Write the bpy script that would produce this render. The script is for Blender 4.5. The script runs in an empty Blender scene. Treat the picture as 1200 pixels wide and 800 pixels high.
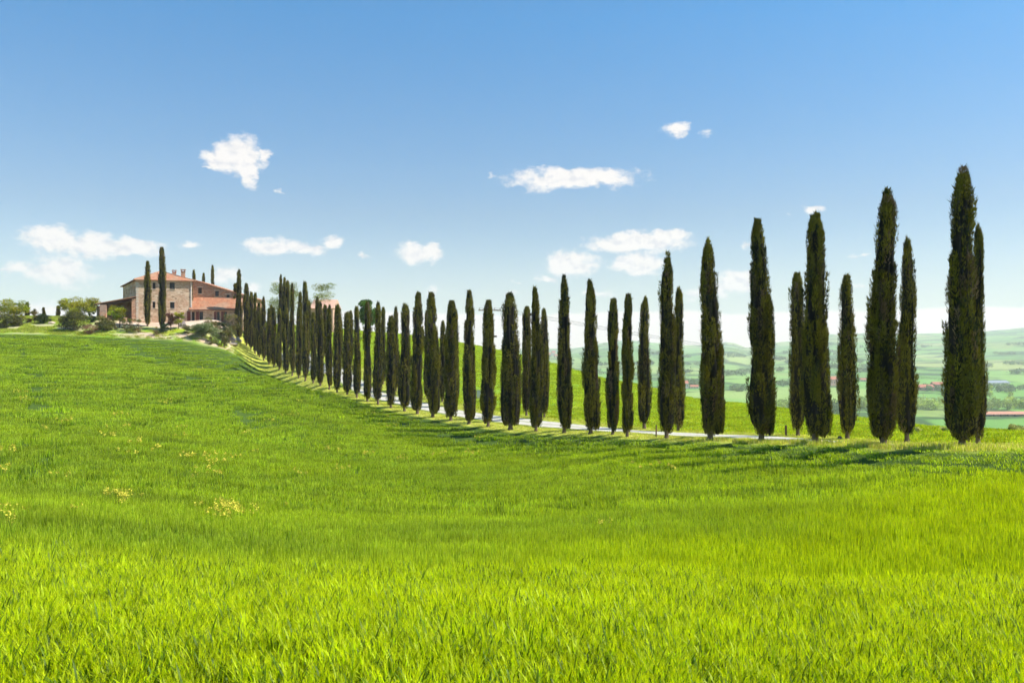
import bpy, math, random
import numpy as np
from mathutils import Vector
PI = math.pi
rng = np.random.default_rng(7)
random.seed(7)
sc = bpy.context.scene
COL = sc.collection
F = 933.3; CX, CY = 600.0, 400.0      # focal length and centre of the picture in picture units
CZ = 2.6                              # eye height above the field

# ------------------------------------------------------------------ helpers
def at(px, py, Y):
    return np.array([(px-CX)/F*Y, Y, CZ+(CY-py)/F*Y])
def sm(x, a, b):
    t = np.clip((x-a)/(b-a), 0, 1); return t*t*(3-2*t)

def _h(ix, iy, iz, s):
    n = (ix.astype(np.int64)*374761393 + iy.astype(np.int64)*668265263 + iz.astype(np.int64)*2147483647 + s*1274126177) & 0xffffffff
    n = ((n ^ (n >> 13))*1274126177) & 0xffffffff
    n = (n ^ (n >> 16)) & 0xffff
    return n/65535.0
def noise(x, y, z=0.0, s=1):
    x, y, z = np.broadcast_arrays(np.asarray(x, float), np.asarray(y, float), np.asarray(z, float))
    ix, iy, iz = np.floor(x), np.floor(y), np.floor(z)
    fx, fy, fz = x-ix, y-iy, z-iz
    fx, fy, fz = [f*f*(3-2*f) for f in (fx, fy, fz)]
    r = 0
    for a in (0, 1):
        for b in (0, 1):
            for c in (0, 1):
                w = (fx if a else 1-fx)*(fy if b else 1-fy)*(fz if c else 1-fz)
                r = r + w*_h(ix+a, iy+b, iz+c, s)
    return r
def fbm(x, y, z=0.0, s=1, o=3):
    r = 0; a = .5; t = 0
    for k in range(o):
        r = r + a*noise(x*2**k, y*2**k, np.asarray(z)*2**k, s+k); t += a; a *= .5
    return r/t

def np_mesh(name, V, Fc, col=None, mat=None, smooth=False):
    """Fc: (n,3) or (n,4) int array, or a list of such arrays"""
    me = bpy.data.meshes.new(name)
    V = np.asarray(V, np.float32)
    if not isinstance(Fc, list): Fc = [Fc]
    Fc = [np.asarray(f, np.int32) for f in Fc if len(f)]
    nl = sum(f.size for f in Fc); npoly = sum(len(f) for f in Fc)
    me.vertices.add(len(V)); me.vertices.foreach_set('co', V.ravel())
    me.loops.add(nl); me.polygons.add(npoly)
    me.loops.foreach_set('vertex_index', np.concatenate([f.ravel() for f in Fc]))
    tot = np.concatenate([np.full(len(f), f.shape[1], np.int32) for f in Fc])
    st = np.concatenate([[0], np.cumsum(tot)[:-1]]).astype(np.int32)
    me.polygons.foreach_set('loop_start', st)
    if smooth: me.polygons.foreach_set('use_smooth', np.ones(npoly, bool))
    if col is not None:
        c = np.ones((len(V), 4), np.float32); c[:, :3] = col[:, :3]
        if col.shape[1] > 3: c[:, 3] = col[:, 3]
        a = me.color_attributes.new('Col', 'FLOAT_COLOR', 'POINT'); a.data.foreach_set('color', c.ravel())
    me.update(calc_edges=True)
    if mat is not None: me.materials.append(mat)
    return me

def link(name, me, parent=None, loc=None):
    o = bpy.data.objects.new(name, me); COL.objects.link(o)
    if parent is not None: o.parent = parent
    if loc is not None: o.location = loc
    return o
def tag(o, label=None, cat=None, group=None, kind=None):
    if label: o['label'] = label
    if cat: o['category'] = cat
    if group: o['group'] = group
    if kind: o['kind'] = kind
    return o
def empty(name, loc, rz=0):
    o = bpy.data.objects.new(name, None); COL.objects.link(o)
    o.location = loc; o.rotation_euler = (0, 0, rz); o.empty_display_size = .3
    return o

class MB:
    def __init__(s): s.V = []; s.F = []
    def face(s, pts):
        n = len(s.V); s.V += [tuple(p) for p in pts]; s.F.append(list(range(n, n+len(pts))))
    def hexa(s, b, t):
        """b,t: 4 points each (counter-clockwise from above)"""
        n = len(s.V); s.V += [tuple(p) for p in b]+[tuple(p) for p in t]
        s.F += [[n+3, n+2, n+1, n], [n+4, n+5, n+6, n+7]]
        for i in range(4):
            j = (i+1) % 4; s.F.append([n+i, n+j, n+4+j, n+4+i])
    def box(s, c, sx, sy, sz, ex=(1, 0, 0), ey=(0, 1, 0)):
        c = np.array(c, float); ex = np.array(ex, float); ey = np.array(ey, float); ez = np.array([0, 0, 1.])
        q = [c+ex*a*sx/2+ey*b*sy/2 for a, b in ((-1, -1), (1, -1), (1, 1), (-1, 1))]
        s.hexa([p-ez*sz/2 for p in q], [p+ez*sz/2 for p in q])
    def tube(s, pts, rad, k=6, cap=True):
        pts = [np.array(p, float) for p in pts]; n0 = len(s.V)
        if not hasattr(rad, '__len__'): rad = [rad]*len(pts)
        for i, p in enumerate(pts):
            d = pts[min(i+1, len(pts)-1)]-pts[max(i-1, 0)]; d = d/np.linalg.norm(d)
            a = np.cross(d, [0, 0, 1.] if abs(d[2]) < .9 else [1., 0, 0]); a /= np.linalg.norm(a); b = np.cross(d, a)
            for j in range(k):
                t = 2*PI*j/k; s.V.append(tuple(p+rad[i]*(math.cos(t)*a+math.sin(t)*b)))
        for i in range(len(pts)-1):
            for j in range(k):
                jj = (j+1) % k
                s.F.append([n0+i*k+j, n0+i*k+jj, n0+(i+1)*k+jj, n0+(i+1)*k+j])
        if cap:
            s.F.append([n0+j for j in range(k)][::-1]); s.F.append([n0+(len(pts)-1)*k+j for j in range(k)])
    def build(s, name, mat, parent=None, smooth=False, loc=None):
        me = bpy.data.meshes.new(name); me.from_pydata(s.V, [], s.F); me.update()
        if smooth:
            for p in me.polygons: p.use_smooth = True
        if mat: me.materials.append(mat)
        return link(name, me, parent, loc)

# ------------------------------------------------------------------ materials
def nt(mat_name):
    m = bpy.data.materials.new(mat_name); m.use_nodes = True
    t = m.node_tree; t.nodes.clear(); return m, t
def N(t, typ, **kw):
    n = t.nodes.new(typ)
    for k, v in kw.items():
        if k.startswith('i_'):
            key = k[2:]; key = int(key) if key.isdigit() else key
            n.inputs[key].default_value = v
        else: setattr(n, k, v)
    return n
def L(t, a, ao, b, bi): t.links.new(a.outputs[ao], b.inputs[bi])
def mixc(t, fac, a, b, mode='MIX'):
    n = t.nodes.new('ShaderNodeMix'); n.data_type = 'RGBA'; n.blend_type = mode
    for idx, v in ((0, fac), (6, a), (7, b)):
        if isinstance(v, tuple) and hasattr(v[0], 'outputs'): t.links.new(v[0].outputs[v[1]], n.inputs[idx])
        elif isinstance(v, (tuple, list)): n.inputs[idx].default_value = (*v[:3], 1)
        else: n.inputs[idx].default_value = v
    return (n, 2)
def math_(t, op, a, b=None, c=None, clamp=False):
    n = t.nodes.new('ShaderNodeMath'); n.operation = op; n.use_clamp = clamp
    for i, v in enumerate((a, b, c)):
        if v is None: continue
        if isinstance(v, tuple): t.links.new(v[0].outputs[v[1]], n.inputs[i])
        else: n.inputs[i].default_value = v
    return (n, 0)
def maprange(t, v, a, b, c=0., d=1., smooth=True):
    n = t.nodes.new('ShaderNodeMapRange'); n.interpolation_type = 'SMOOTHSTEP' if smooth else 'LINEAR'
    t.links.new(v[0].outputs[v[1]], n.inputs[0])
    for i, x in enumerate((a, b, c, d)): n.inputs[i+1].default_value = x
    return (n, 0)
def tnoise(t, scale, detail=3, rough=.55, vec=None, stretch=None):
    n = N(t, 'ShaderNodeTexNoise', i_Scale=scale, i_Detail=detail, i_Roughness=rough)
    if stretch is not None:
        mp = t.nodes.new('ShaderNodeMapping'); mp.inputs['Scale'].default_value = stretch[:3]
        if len(stretch) > 3: mp.inputs['Rotation'].default_value = (0, 0, stretch[3])
        t.links.new(vec[0].outputs[vec[1]], mp.inputs[0]); t.links.new(mp.outputs[0], n.inputs['Vector'])
    elif vec is not None: t.links.new(vec[0].outputs[vec[1]], n.inputs['Vector'])
    return (n, 0)
def finish(t, colour, rough=.8, spec=.2, transl=0., tcol=None, bump=None):
    out = N(t, 'ShaderNodeOutputMaterial')
    p = N(t, 'ShaderNodeBsdfPrincipled', i_Roughness=rough); p.inputs['Specular IOR Level'].default_value = spec
    def put(c, n, key):
        if isinstance(c[0], (int, float)): n.inputs[key].default_value = (*c, 1)
        else: t.links.new(c[0].outputs[c[1]], n.inputs[key])
    put(colour, p, 'Base Color')
    if bump is not None:
        b = N(t, 'ShaderNodeBump', i_Strength=bump[1], i_Distance=bump[2]); t.links.new(bump[0][0].outputs[bump[0][1]], b.inputs['Height'])
        t.links.new(b.outputs[0], p.inputs['Normal'])
    if transl > 0:
        tr = N(t, 'ShaderNodeBsdfTranslucent'); put(tcol or colour, tr, 'Color')
        mx = N(t, 'ShaderNodeMixShader', i_0=transl); L(t, p, 0, mx, 1); L(t, tr, 0, mx, 2); L(t, mx, 0, out, 0)
    else: L(t, p, 0, out, 0)

def simple(name, c, rough=.8, spec=.2, var=.25, scale=3.):
    m, t = nt(name); g = N(t, 'ShaderNodeNewGeometry')
    n = tnoise(t, scale, 4, .6, (g, 'Position'))
    lo = tuple(x*(1-var) for x in c); hi = tuple(min(1, x*(1+var)) for x in c)
    finish(t, mixc(t, n, lo, hi), rough, spec, bump=(n, .3, .02)); return m

def foliage_mat(name, transl=.3, rough=.55, spec=.25, tint=(1, 1, 1), var=.25, tt=(1.25, 1.2, .5)):
    m, t = nt(name)
    a = N(t, 'ShaderNodeAttribute', attribute_name='Col'); oi = N(t, 'ShaderNodeObjectInfo')
    c = mixc(t, 1., (a, 'Color'), tint, 'MULTIPLY')
    k = maprange(t, (oi, 'Random'), 0, 1, 1-var, 1+var, False)
    cm = N(t, 'ShaderNodeCombineColor'); [t.links.new(k[0].outputs[0], cm.inputs[i]) for i in range(3)]
    c = mixc(t, 1., c, (cm, 0), 'MULTIPLY')
    tc = mixc(t, 1., c, tt, 'MULTIPLY')
    finish(t, c, rough, spec, transl, tc); return m

# ------------------------------------------------------------------ rows of trees: px, top, base, width (picture units)
FRONT = [(1127,198,525,37),(1035,225,523,35),(955,249,520.5,34),(892,253,517.8,31),(832,283,516,31),(781,299,514,23),(735,343,512,14),(718,349,509,15),
 (692,331,509,22),(661,325,507.5,19),(628,337,505.5,18),(598,343,503.5,26),(572,351,500,16),(549.5,343,496.7,17),(528,352,493,17),(507,342,489,18),
 (489,343,485,16),(474,356,482,14.5),(458,370,478,13),(443,357,474,13),(430.5,354,470.5,11),(418,359,466,11.5),(407,365.5,462.5,11.5),(395,357,460,10.5),
 (386,360,456,10),(375.5,354,452,9.5),(367,366,449.5,9),(358,330,446,9),(350,360,443,8.5),(342.5,335,440,8.5),(335,361,437,8.5),(327.5,361,433.5,8.5),
 (321,360,430,7.5),(315.5,361,427,7.5),(309,349.5,422.5,7.5),(304,355,418.5,7),(299,343,414.5,7),(294,342,409.5,7),(289,332,405,8),(280,318,399,10)]
_dp = np.array([280,350,420,490,507,528,549,572,598,628,661,692,735,781,832,892,955,1035,1130,1210])
_dY = np.array([176,149,124,106,102,98,94,90,86,82,78,74,68.5,64,59,54,49.5,45,41,38.2])
def Yfront(px): return np.interp(px, _dp, _dY)
BACK = [(1146,266,19),(1063,280,24),(993,321,22),(935,318,20),(795,338,17),(755,348,19),(638,361,12),(617,358,13),(534,363,11),(518.5,376,9),
 (501,364,11),(477,360,9),(464,362,10),(449,360,10),(410.5,364,8),(398,361,8),(381,357,8),(372,349,8),(362,352,8),(351.5,342,7),(336.5,329,7),(333,325,6),(329,324,7),(318,357,6),(306,352,6)]
# front row as a world polyline, back row and drive are offsets of it
pxs = np.linspace(1225, 270, 400); Ys = Yfront(pxs)
ker = np.ones(25)/25; Yp = np.pad(Ys, 12, mode='reflect', reflect_type='odd'); Ys = np.convolve(Yp, ker, 'valid')
ROW = np.stack([(pxs-CX)/F*Ys, Ys], 1)
d = np.gradient(ROW, axis=0); d /= np.linalg.norm(d, axis=1)[:, None]
PERP = np.stack([d[:, 1], -d[:, 0]], 1)
PERP *= np.sign(PERP[:, 1])[:, None]
def offset(k): return ROW+PERP*k
def on_curve(C, px):
    u = C[:, 0]/C[:, 1]*F+CX
    o = np.argsort(u); return np.interp(px, u[o], C[o, 0]), np.interp(px, u[o], C[o, 1])
BROW = offset(8.0)

# ------------------------------------------------------------------ terrain
P = []
def cp(px, py, Y): p = at(px, py, Y); P.append((p[0], p[1], p[2]))
for px, tp, bs, w in FRONT[::1]: cp(px, bs, float(on_curve(ROW, px)[1]))
for px, py in ((1143,520),(1063,518.5),(993,514.5),(935,510.5),(870,508),(795,505),(755,502.5),(638,489),(617,487),(534,474.5),(501,467),(464,458)):
    cp(px, py, float(on_curve(BROW, px)[1]))
for px, py, Y in ((380,440,143),(340,418,160),(305,400,176),
    # the drive at the right
    (1180,524.3,43.5),(1100,523.6,47),(1060,522.6,49),(1000,520.4,52),(955,518,55.5),(1250,525,41),(1400,529,37),
    # barley field
    (600,520,76),(600,560,50),(600,600,32),(600,650,19),(600,700,11.5),(600,800,6.3),
    (1130,560,29),(1130,600,22),(1130,650,15.5),(1130,700,11),(1130,800,6.7),(1300,560,25),(1300,700,10.5),(1400,535,33),
    (860,540,44),(860,580,31),(860,620,22),(860,680,13.5),
    (300,440,128),(300,480,92),(300,520,62),(300,560,42),(300,600,28),(300,650,17.5),(300,700,11.3),(300,800,6.3),
    (0,392,152),(0,420,120),(0,450,93),(0,500,58),(0,550,35),(0,600,22),(0,650,14.5),(0,700,10.3),(0,800,6.2),
    (-300,392,140),(-300,420,115),(-300,450,85),(-300,500,52),(-300,600,21),(-300,700,10),
    (100,394,154),(150,396,155),(200,399,156),(235,403,157),(265,409,158),(430,500,92),(480,520,80),(520,540,64),
    # garden and hill top
    (0,384,160),(0,373,172),(40,372,175),(75,372,177),(75,386,160),(110,386,161),(150,387,161),(190,389,160),(225,391,160),(260,400,163),(276,403,166),
    (120,374,167),(160,377,167),(200,378,167),(230,378,167),(255,379,170),(272,383,174),
    (160,376,172),(200,377,174),(240,377,176),(120,373,185),(180,374,200),(240,378,200),(300,381,205),(40,373,205),(0,374,200),
    (-300,376,170),(-300,378,230),(-300,386,155),
    # meadow behind the drive, up to its crest
    (350,384,205),(412,389,210),(445,390,212),(500,396.5,205),(545,404,195),(585,412,186),(650,428,168),(700,443,150),(740,450,140),(800,466,120),(850,472,106),(900,478,96),(940,484,88),(1000,491,79),(1080,502,70),(1200,506,62),(1350,508,58),
    (400,415,172),(450,428,150),(500,440,138),(560,455,125),(640,470,112),(720,483,98),(800,490,88),(900,498,74),
    ):
    cp(px, py, Y)
P += [(0, 0, 0.0), (-20, -15, .4), (20, -15, -.2), (-60, 0, -1), (60, 5, -1.2), (0, -60, 1.5), (-120, -20, 0), (120, -20, -3), (-2.5, 3, -.15), (2.5, 3, -.15), (-160, 60, -3.5), (-200, 120, 1), (80, 40, -5), (120, 60, -8)]
P = np.array(P); S0 = 60.
A = P[:, :2]/S0
def _k(r2): return np.where(r2 > 1e-12, r2*np.log(np.maximum(r2, 1e-12))*.5, 0)
D2 = ((A[:, None]-A[None])**2).sum(-1)
n_ = len(P); M = np.zeros((n_+3, n_+3)); M[:n_, :n_] = _k(D2)+np.eye(n_)*2e-4
M[:n_, n_] = 1; M[:n_, n_+1:] = A; M[n_, :n_] = 1; M[n_+1:, :n_] = A.T
Wt = np.linalg.solve(M, np.concatenate([P[:, 2], [0, 0, 0]]))
def tps(x, y):
    x = np.clip(x, -260, 200)/S0; y = np.clip(y, -120, 300)/S0
    out = np.empty(x.shape)
    for i in range(0, len(x), 20000):
        X, Y = x[i:i+20000], y[i:i+20000]
        r2 = (X[:, None]-A[None, :, 0])**2+(Y[:, None]-A[None, :, 1])**2
        out[i:i+20000] = _k(r2)@Wt[:n_]+Wt[n_]+X*Wt[n_+1]+Y*Wt[n_+2]
    return out
_cu = (np.array([-900,-300,0,300,412,500,545,585,650,700,740,800,850,900,940,1000,1080,1200,1350,1900])-CX)/F
_cY = np.array([200,215,225,230,218,207,196,187,169,151,141,121,107,97,89,80,71,63,59,55.])
_su = (np.array([-300,300,500,600,640,668,700,728,744,770,800,832,850,862,875,895,915,930,975,985,1010,1020,1060,1100,1150,1200,1300,1500])-CX)/F
_sy = np.array([395,402,408,411,409,410,404,400.5,400,404,406.5,405.5,402.5,403.5,408,404,400.5,399,391.5,393,391,390.5,392,391,388.5,385.5,384,392.])
def H(x, y):
    x = np.atleast_1d(np.asarray(x, float)); y = np.atleast_1d(np.asarray(y, float))
    z = tps(x, y)
    ys = np.maximum(y, 1.); u = np.where(y > 1, x/ys, np.sign(x)*3)
    u = np.clip(u, -2.4, 2.4)
    Yc = np.interp(u, _cu, _cY)
    r = np.hypot(x, y)
    Yr_ = np.interp(u, (_dp-CX)/F, _dY); z = z-(.33+.42*sm(u, .15, .4))*sm(Yr_-1.-y, 0, 6)*(y > 1)
    yy = np.where(y > 1, y, 1)
    # valley floor, then ridges climbing to the skyline
    zf = CZ-72+4*(fbm(x/400., y/400., 0, 21)-.5)
    sky = np.interp(u, _su, _sy)
    top = (CY-sky)/F*6200
    hill = sm(yy, 1350, 6200)
    und = (fbm(x/700., y/520., 0, 31, 4)-.5)*70*sm(yy, 1300, 3000)*(1-sm(yy, 5000, 6100))
    zv = zf+(top+72)*hill**.85+und+(fbm(x/260., y/260., 0, 41)-.5)*14*sm(yy, 1500, 3000)
    zv = np.where(yy > 6200, zv-(yy-6200)*.06, zv)
    w = np.maximum(sm(y, Yc, Yc*1.25+110), sm(np.abs(x)-.9*np.maximum(y, 0), 150, 420))
    w = np.maximum(w, sm(-y, 80, 300))
    zf2 = np.where(y > 1, zv, zf)
    zz = z*(1-w)+zf2*w-2.5*sm(y, Yc, Yc+25)*(1-w)
    return zz
def h1(x, y): return float(H(x, y)[0])
def hit(px, py, y0=4., y1=8000.):
    """the ground point behind a picture point"""
    Y = np.geomspace(y0, y1, 900); u = (px-CX)/F
    g = H(u*Y, Y); ray = CZ+(CY-py)/F*Y
    k = np.argmax(g >= ray)
    if g[k] < ray[k]: k = len(Y)-1
    a = max(k-1, 0); t = 0
    if k > 0:
        da, db = ray[a]-g[a], ray[k]-g[k]; t = da/(da-db+1e-9)
    yy = Y[a]*(1-t)+Y[k]*t
    return np.array([u*yy, yy, h1(u*yy, yy)])

# field edge (barley stops here)
_bp = [(-300,392),(0,391.5),(60,392.5),(100,394.5),(150,396.5),(200,399),(235,404),(262,410),(285,421),(310,435),(335,446),(385,461.5),(435,475.5),(475,486),(530,497),(600,507),(660,511.5),(780,517.5),(900,521.5),(1035,527),(1130,529.5),(1250,531),(1450,536)]
_bu = []; _bY = []
for px, py in _bp:
    q = hit(px, py, 20, 260); _bu.append((px-CX)/F); _bY.append(q[1])
_bu = np.array(_bu); _bY = np.array(_bY)
def Yedge(x, y):
    u = np.where(y > 1, x/np.maximum(y, 1), np.sign(x)*3); return np.interp(np.clip(u, -3, 3), _bu, _bY)
def row_off(x, y):
    """signed distance to the front row line, positive beyond it"""
    out = np.empty(len(x)); C = ROW[::3]; Q = PERP[::3]
    for i in range(0, len(x), 20000):
        dx = x[i:i+20000, None]-C[None, :, 0]; dy = y[i:i+20000, None]-C[None, :, 1]
        k = np.argmin(dx*dx+dy*dy, 1); ii = np.arange(len(k))
        out[i:i+20000] = np.where((k > 0), dx[ii, k]*Q[k, 0]+dy[ii, k]*Q[k, 1], 99)
    return out

# ground sheet, a polar grid round the camera
ang = np.concatenate([np.arange(-180, -48, 3.), np.arange(-48, 48, .2), np.arange(48, 180.1, 3.)])
ang = np.radians(np.unique(ang.round(3)))
rad = np.concatenate([[0.5], np.geomspace(1.2, 60, 150), np.geomspace(61, 320, 220)[0:], np.geomspace(326, 7000, 220)])
RR, AA = np.meshgrid(rad, ang, indexing='ij')
gx, gy = (RR*np.sin(AA)).ravel(), (RR*np.cos(AA)).ravel()
gz = H(gx, gy)
na = len(ang); ii, jj = np.meshgrid(np.arange(len(rad)-1), np.arange(na-1), indexing='ij')
q = (ii*na+jj).ravel(); FQ = np.stack([q, q+1, q+na+1, q+na], 1)[:, ::-1]
# zones: R barley soil, G bare earth of the garden, B verge straw, A far country
edge = gy-Yedge(gx, gy)
ro = row_off(gx, gy); near = (gy > 10) & (gy < 260)
zr = 1-sm(edge, -.4, .8)
gu = np.where(gy > 1, gx/np.maximum(gy, 1), 3)
garden = sm(edge, 0, 1.5)*(1-sm(gu, -.356, -.345))*(gy < 215)*(gy > 100)
bare = garden*np.maximum(sm(fbm(gx/6., gy/3., 0, 51), .56, .64)*.6, sm(gx, -84, -72)*sm(fbm(gx/4., gy/3., 0, 52), .38, .5))
# pale gravel forecourt before the house
fore = garden*sm(gx, -86, -82)*(1-sm(gx, -60, -57))*sm(gy, 163.5, 165.5)
bare = np.maximum(bare, fore)
straw = np.where(near, (1-sm(np.abs(ro+1.2), 2.5, 4.5))*(1-zr), 0)
straw = np.maximum(straw, np.where(near, (1-sm(np.abs(ro-8), 1.2, 2.4))*.8, 0))*(1-garden*(gu < -.36))
farw = sm(np.hypot(gx, gy), 300, 330)
zone = np.stack([zr, bare, straw, farw], 1)

def ground_mat():
    m, t = nt('ground')
    g = N(t, 'ShaderNodeNewGeometry'); pos = (g, 'Position')
    a = N(t, 'ShaderNodeAttribute', attribute_name='Col'); sp = N(t, 'ShaderNodeSeparateColor'); L(t, a, 'Color', sp, 0)
    n1 = tnoise(t, .35, 5, .6, pos); n2 = tnoise(t, 4., 4, .6, pos); n3 = tnoise(t, .05, 3, .5, pos)
    meadow = mixc(t, n2, (.17, .30, .02), (.28, .42, .035))
    yel = maprange(t, tnoise(t, .11, 4, .6, pos, (1, 2.2, 1)), .52, .66)
    meadow = mixc(t, math_(t, 'MULTIPLY', yel, .55), meadow, (.42, .40, .03))
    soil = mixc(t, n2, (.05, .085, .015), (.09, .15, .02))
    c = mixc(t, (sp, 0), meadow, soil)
    sn = maprange(t, n2, .3, .7)
    straw = mixc(t, sn, (.30, .36, .04), (.58, .56, .12))
    c = mixc(t, (sp, 2), c, straw)
    bare = mixc(t, maprange(t, n1, .3, .7), (.50, .36, .25), (.62, .50, .38))
    c = mixc(t, (sp, 1), c, bare)
    # far country: a patchwork of fields
    mp = N(t, 'ShaderNodeMapping'); mp.inputs['Scale'].default_value = (.0034, .0024, 0); mp.inputs['Rotation'].default_value = (0, 0, .35); L(t, g, 'Position', mp, 0)
    wn = N(t, 'ShaderNodeTexNoise', i_Scale=2.2, i_Detail=2.); L(t, mp, 0, wn, 'Vector')
    vm = N(t, 'ShaderNodeVectorMath', operation='MULTIPLY_ADD'); L(t, wn, 'Color', vm, 0); vm.inputs[1].default_value = (.5, .5, 0); L(t, mp, 0, vm, 2)
    vo = N(t, 'ShaderNodeTexVoronoi', i_Scale=1., i_Randomness=.9); L(t, vm, 0, vo, 'Vector')
    ve = N(t, 'ShaderNodeTexVoronoi', feature='DISTANCE_TO_EDGE', i_Scale=1., i_Randomness=.9); L(t, vm, 0, ve, 'Vector')
    vs = N(t, 'ShaderNodeSeparateColor'); L(t, vo, 'Color', vs, 0)
    cr = N(t, 'ShaderNodeValToRGB'); L(t, vs, 0, cr, 0); e = cr.color_ramp.elements
    e[0].position = 0; e[0].color = (.07, .19, .05, 1); e[1].position = 1; e[1].color = (.14, .27, .07, 1)
    for p_, c_ in ((.2, (.10, .27, .06)), (.4, (.17, .32, .09)), (.55, (.07, .20, .05)), (.68, (.30, .34, .14)), (.78, (.12, .30, .07)), (.9, (.22, .26, .10))):
        x = e.new(p_); x.color = (*c_, 1)
    far = mixc(t, .8, (cr, 0), mixc(t, tnoise(t, .012, 6, .6, pos, (1, 2, 1)), (.05, .10, .03), (.22, .32, .10)), 'MIX')
    far = mixc(t, .40, (cr, 0), far)
    far = mixc(t, 1., far, (1.42, 1.28, 1.08), 'MULTIPLY')
    hedge = maprange(t, (ve, 0), .02, .045, 1, 0)
    hn = maprange(t, tnoise(t, .006, 4, .6, pos), .46, .54)
    far = mixc(t, math_(t, 'MULTIPLY', math_(t, 'MULTIPLY', hedge, hn), .8), far, (.03, .06, .025))
    wood = maprange(t, tnoise(t, .0035, 7, .62, pos, (1, 1.9, 1)), .535, .57)
    far = mixc(t, math_(t, 'MULTIPLY', wood, .8), far, (.03, .065, .03))
    c = mixc(t, (a, 'Alpha'), c, far)
    finish(t, c, .95, .05, bump=(n2, .5, .05)); return m
GM = ground_mat()
me = np_mesh('ground', np.stack([gx, gy, gz], 1), FQ, zone, GM, True)
ground = tag(link('ground', me), 'rolling farmland from the barley field down to the valley and hills', 'ground', kind='structure')

# the gravel drive
def drive_mat():
    m, t = nt('white_gravel'); g = N(t, 'ShaderNodeNewGeometry')
    a = N(t, 'ShaderNodeAttribute', attribute_name='Col'); sp = N(t, 'ShaderNodeSeparateColor'); L(t, a, 'Color', sp, 0)
    n = tnoise(t, 30., 4, .7, (g, 'Position')); n2 = tnoise(t, .8, 4, .6, (g, 'Position'))
    c = mixc(t, n, (.44, .40, .35), (.72, .68, .61))
    c = mixc(t, math_(t, 'MULTIPLY', maprange(t, n2, .45, .65), .4), c, (.42, .37, .29))
    c = mixc(t, (sp, 0), c, (.20, .26, .05))
    finish(t, c, .95, .1, bump=(n, .6, .02)); return m
offs = np.array([2.5, 2.9, 3.2, 3.6, 4.0, 4.4, 4.8, 5.2, 5.6, 5.9, 6.2])
grass_w = np.array([1, .45, .1, 0, .1, .6, .1, 0, .1, .45, 1.])
rv = []; rc = []
idx = range(0, 392)
for k, o_ in enumerate(offs):
    c_ = ROW[list(idx)]+PERP[list(idx)]*(o_+.12*np.sin(np.arange(len(idx))*.31+k)[:, None])
    rv.append(np.column_stack([c_, H(c_[:, 0], c_[:, 1])+.035])); rc.append(np.full((len(idx), 3), grass_w[k]))
rv = np.stack(rv, 1).reshape(-1, 3); rc = np.stack(rc, 1).reshape(-1, 3); no = len(offs)
ii, jj = np.meshgrid(np.arange(len(idx)-1), np.arange(no-1), indexing='ij'); q = (ii*no+jj).ravel()
tag(link('drive', np_mesh('drive', rv, np.stack([q, q+1, q+no+1, q+no], 1), rc, drive_mat(), True)), 'white gravel drive between the two rows of cypresses', 'road', kind='structure')

# ------------------------------------------------------------------ leaf builders
def kites(Pb, D, S, mid=.4, bend=None):
    n = len(Pb); V = np.empty((n, 4, 3)); V[:, 0] = Pb; V[:, 1] = Pb+D*mid+S; V[:, 2] = Pb+D; V[:, 3] = Pb+D*mid-S
    if bend is not None: V[:, 2] += bend
    return V.reshape(-1, 3), np.arange(n*4).reshape(-1, 4)
def strips(Pb, D, bend, S, segs=3, taper=(1, 1, .7, .05)):
    n = len(Pb); k = segs+1; V = np.empty((n, k, 2, 3))
    for i in range(k):
        t = i/segs; c = Pb+D*t+bend*t*t; V[:, i, 0] = c-S*taper[i]; V[:, i, 1] = c+S*taper[i]
    V = V.reshape(-1, 3); b = (np.arange(n)*k*2)[:, None]+(np.arange(segs)*2)[None]
    b = b.ravel(); return V, np.stack([b, b+1, b+3, b+2], 1)
def unit(v): return v/np.maximum(np.linalg.norm(v, axis=-1, keepdims=True), 1e-9)

CYP = foliage_mat('cypress_foliage', .06, .75, .08, var=.12)
BARK = simple('bark', (.17, .12, .085), .9, .1, .4, 8.)
LEAF = foliage_mat('leaves', .4, .6, .15, var=.1)

def prof(t, widest=.3, top=.45):
    b = np.clip(t/widest, 0, 1); low = .50+.50*np.clip(1-(1-b)**2.8, 0, 1)
    q = np.clip((t-widest)/(1-widest), 0, 1)
    return np.where(t < widest, low, (1-.45*q**.9)*np.clip((1-q)*6.5, 0, 1)**.7)

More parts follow.
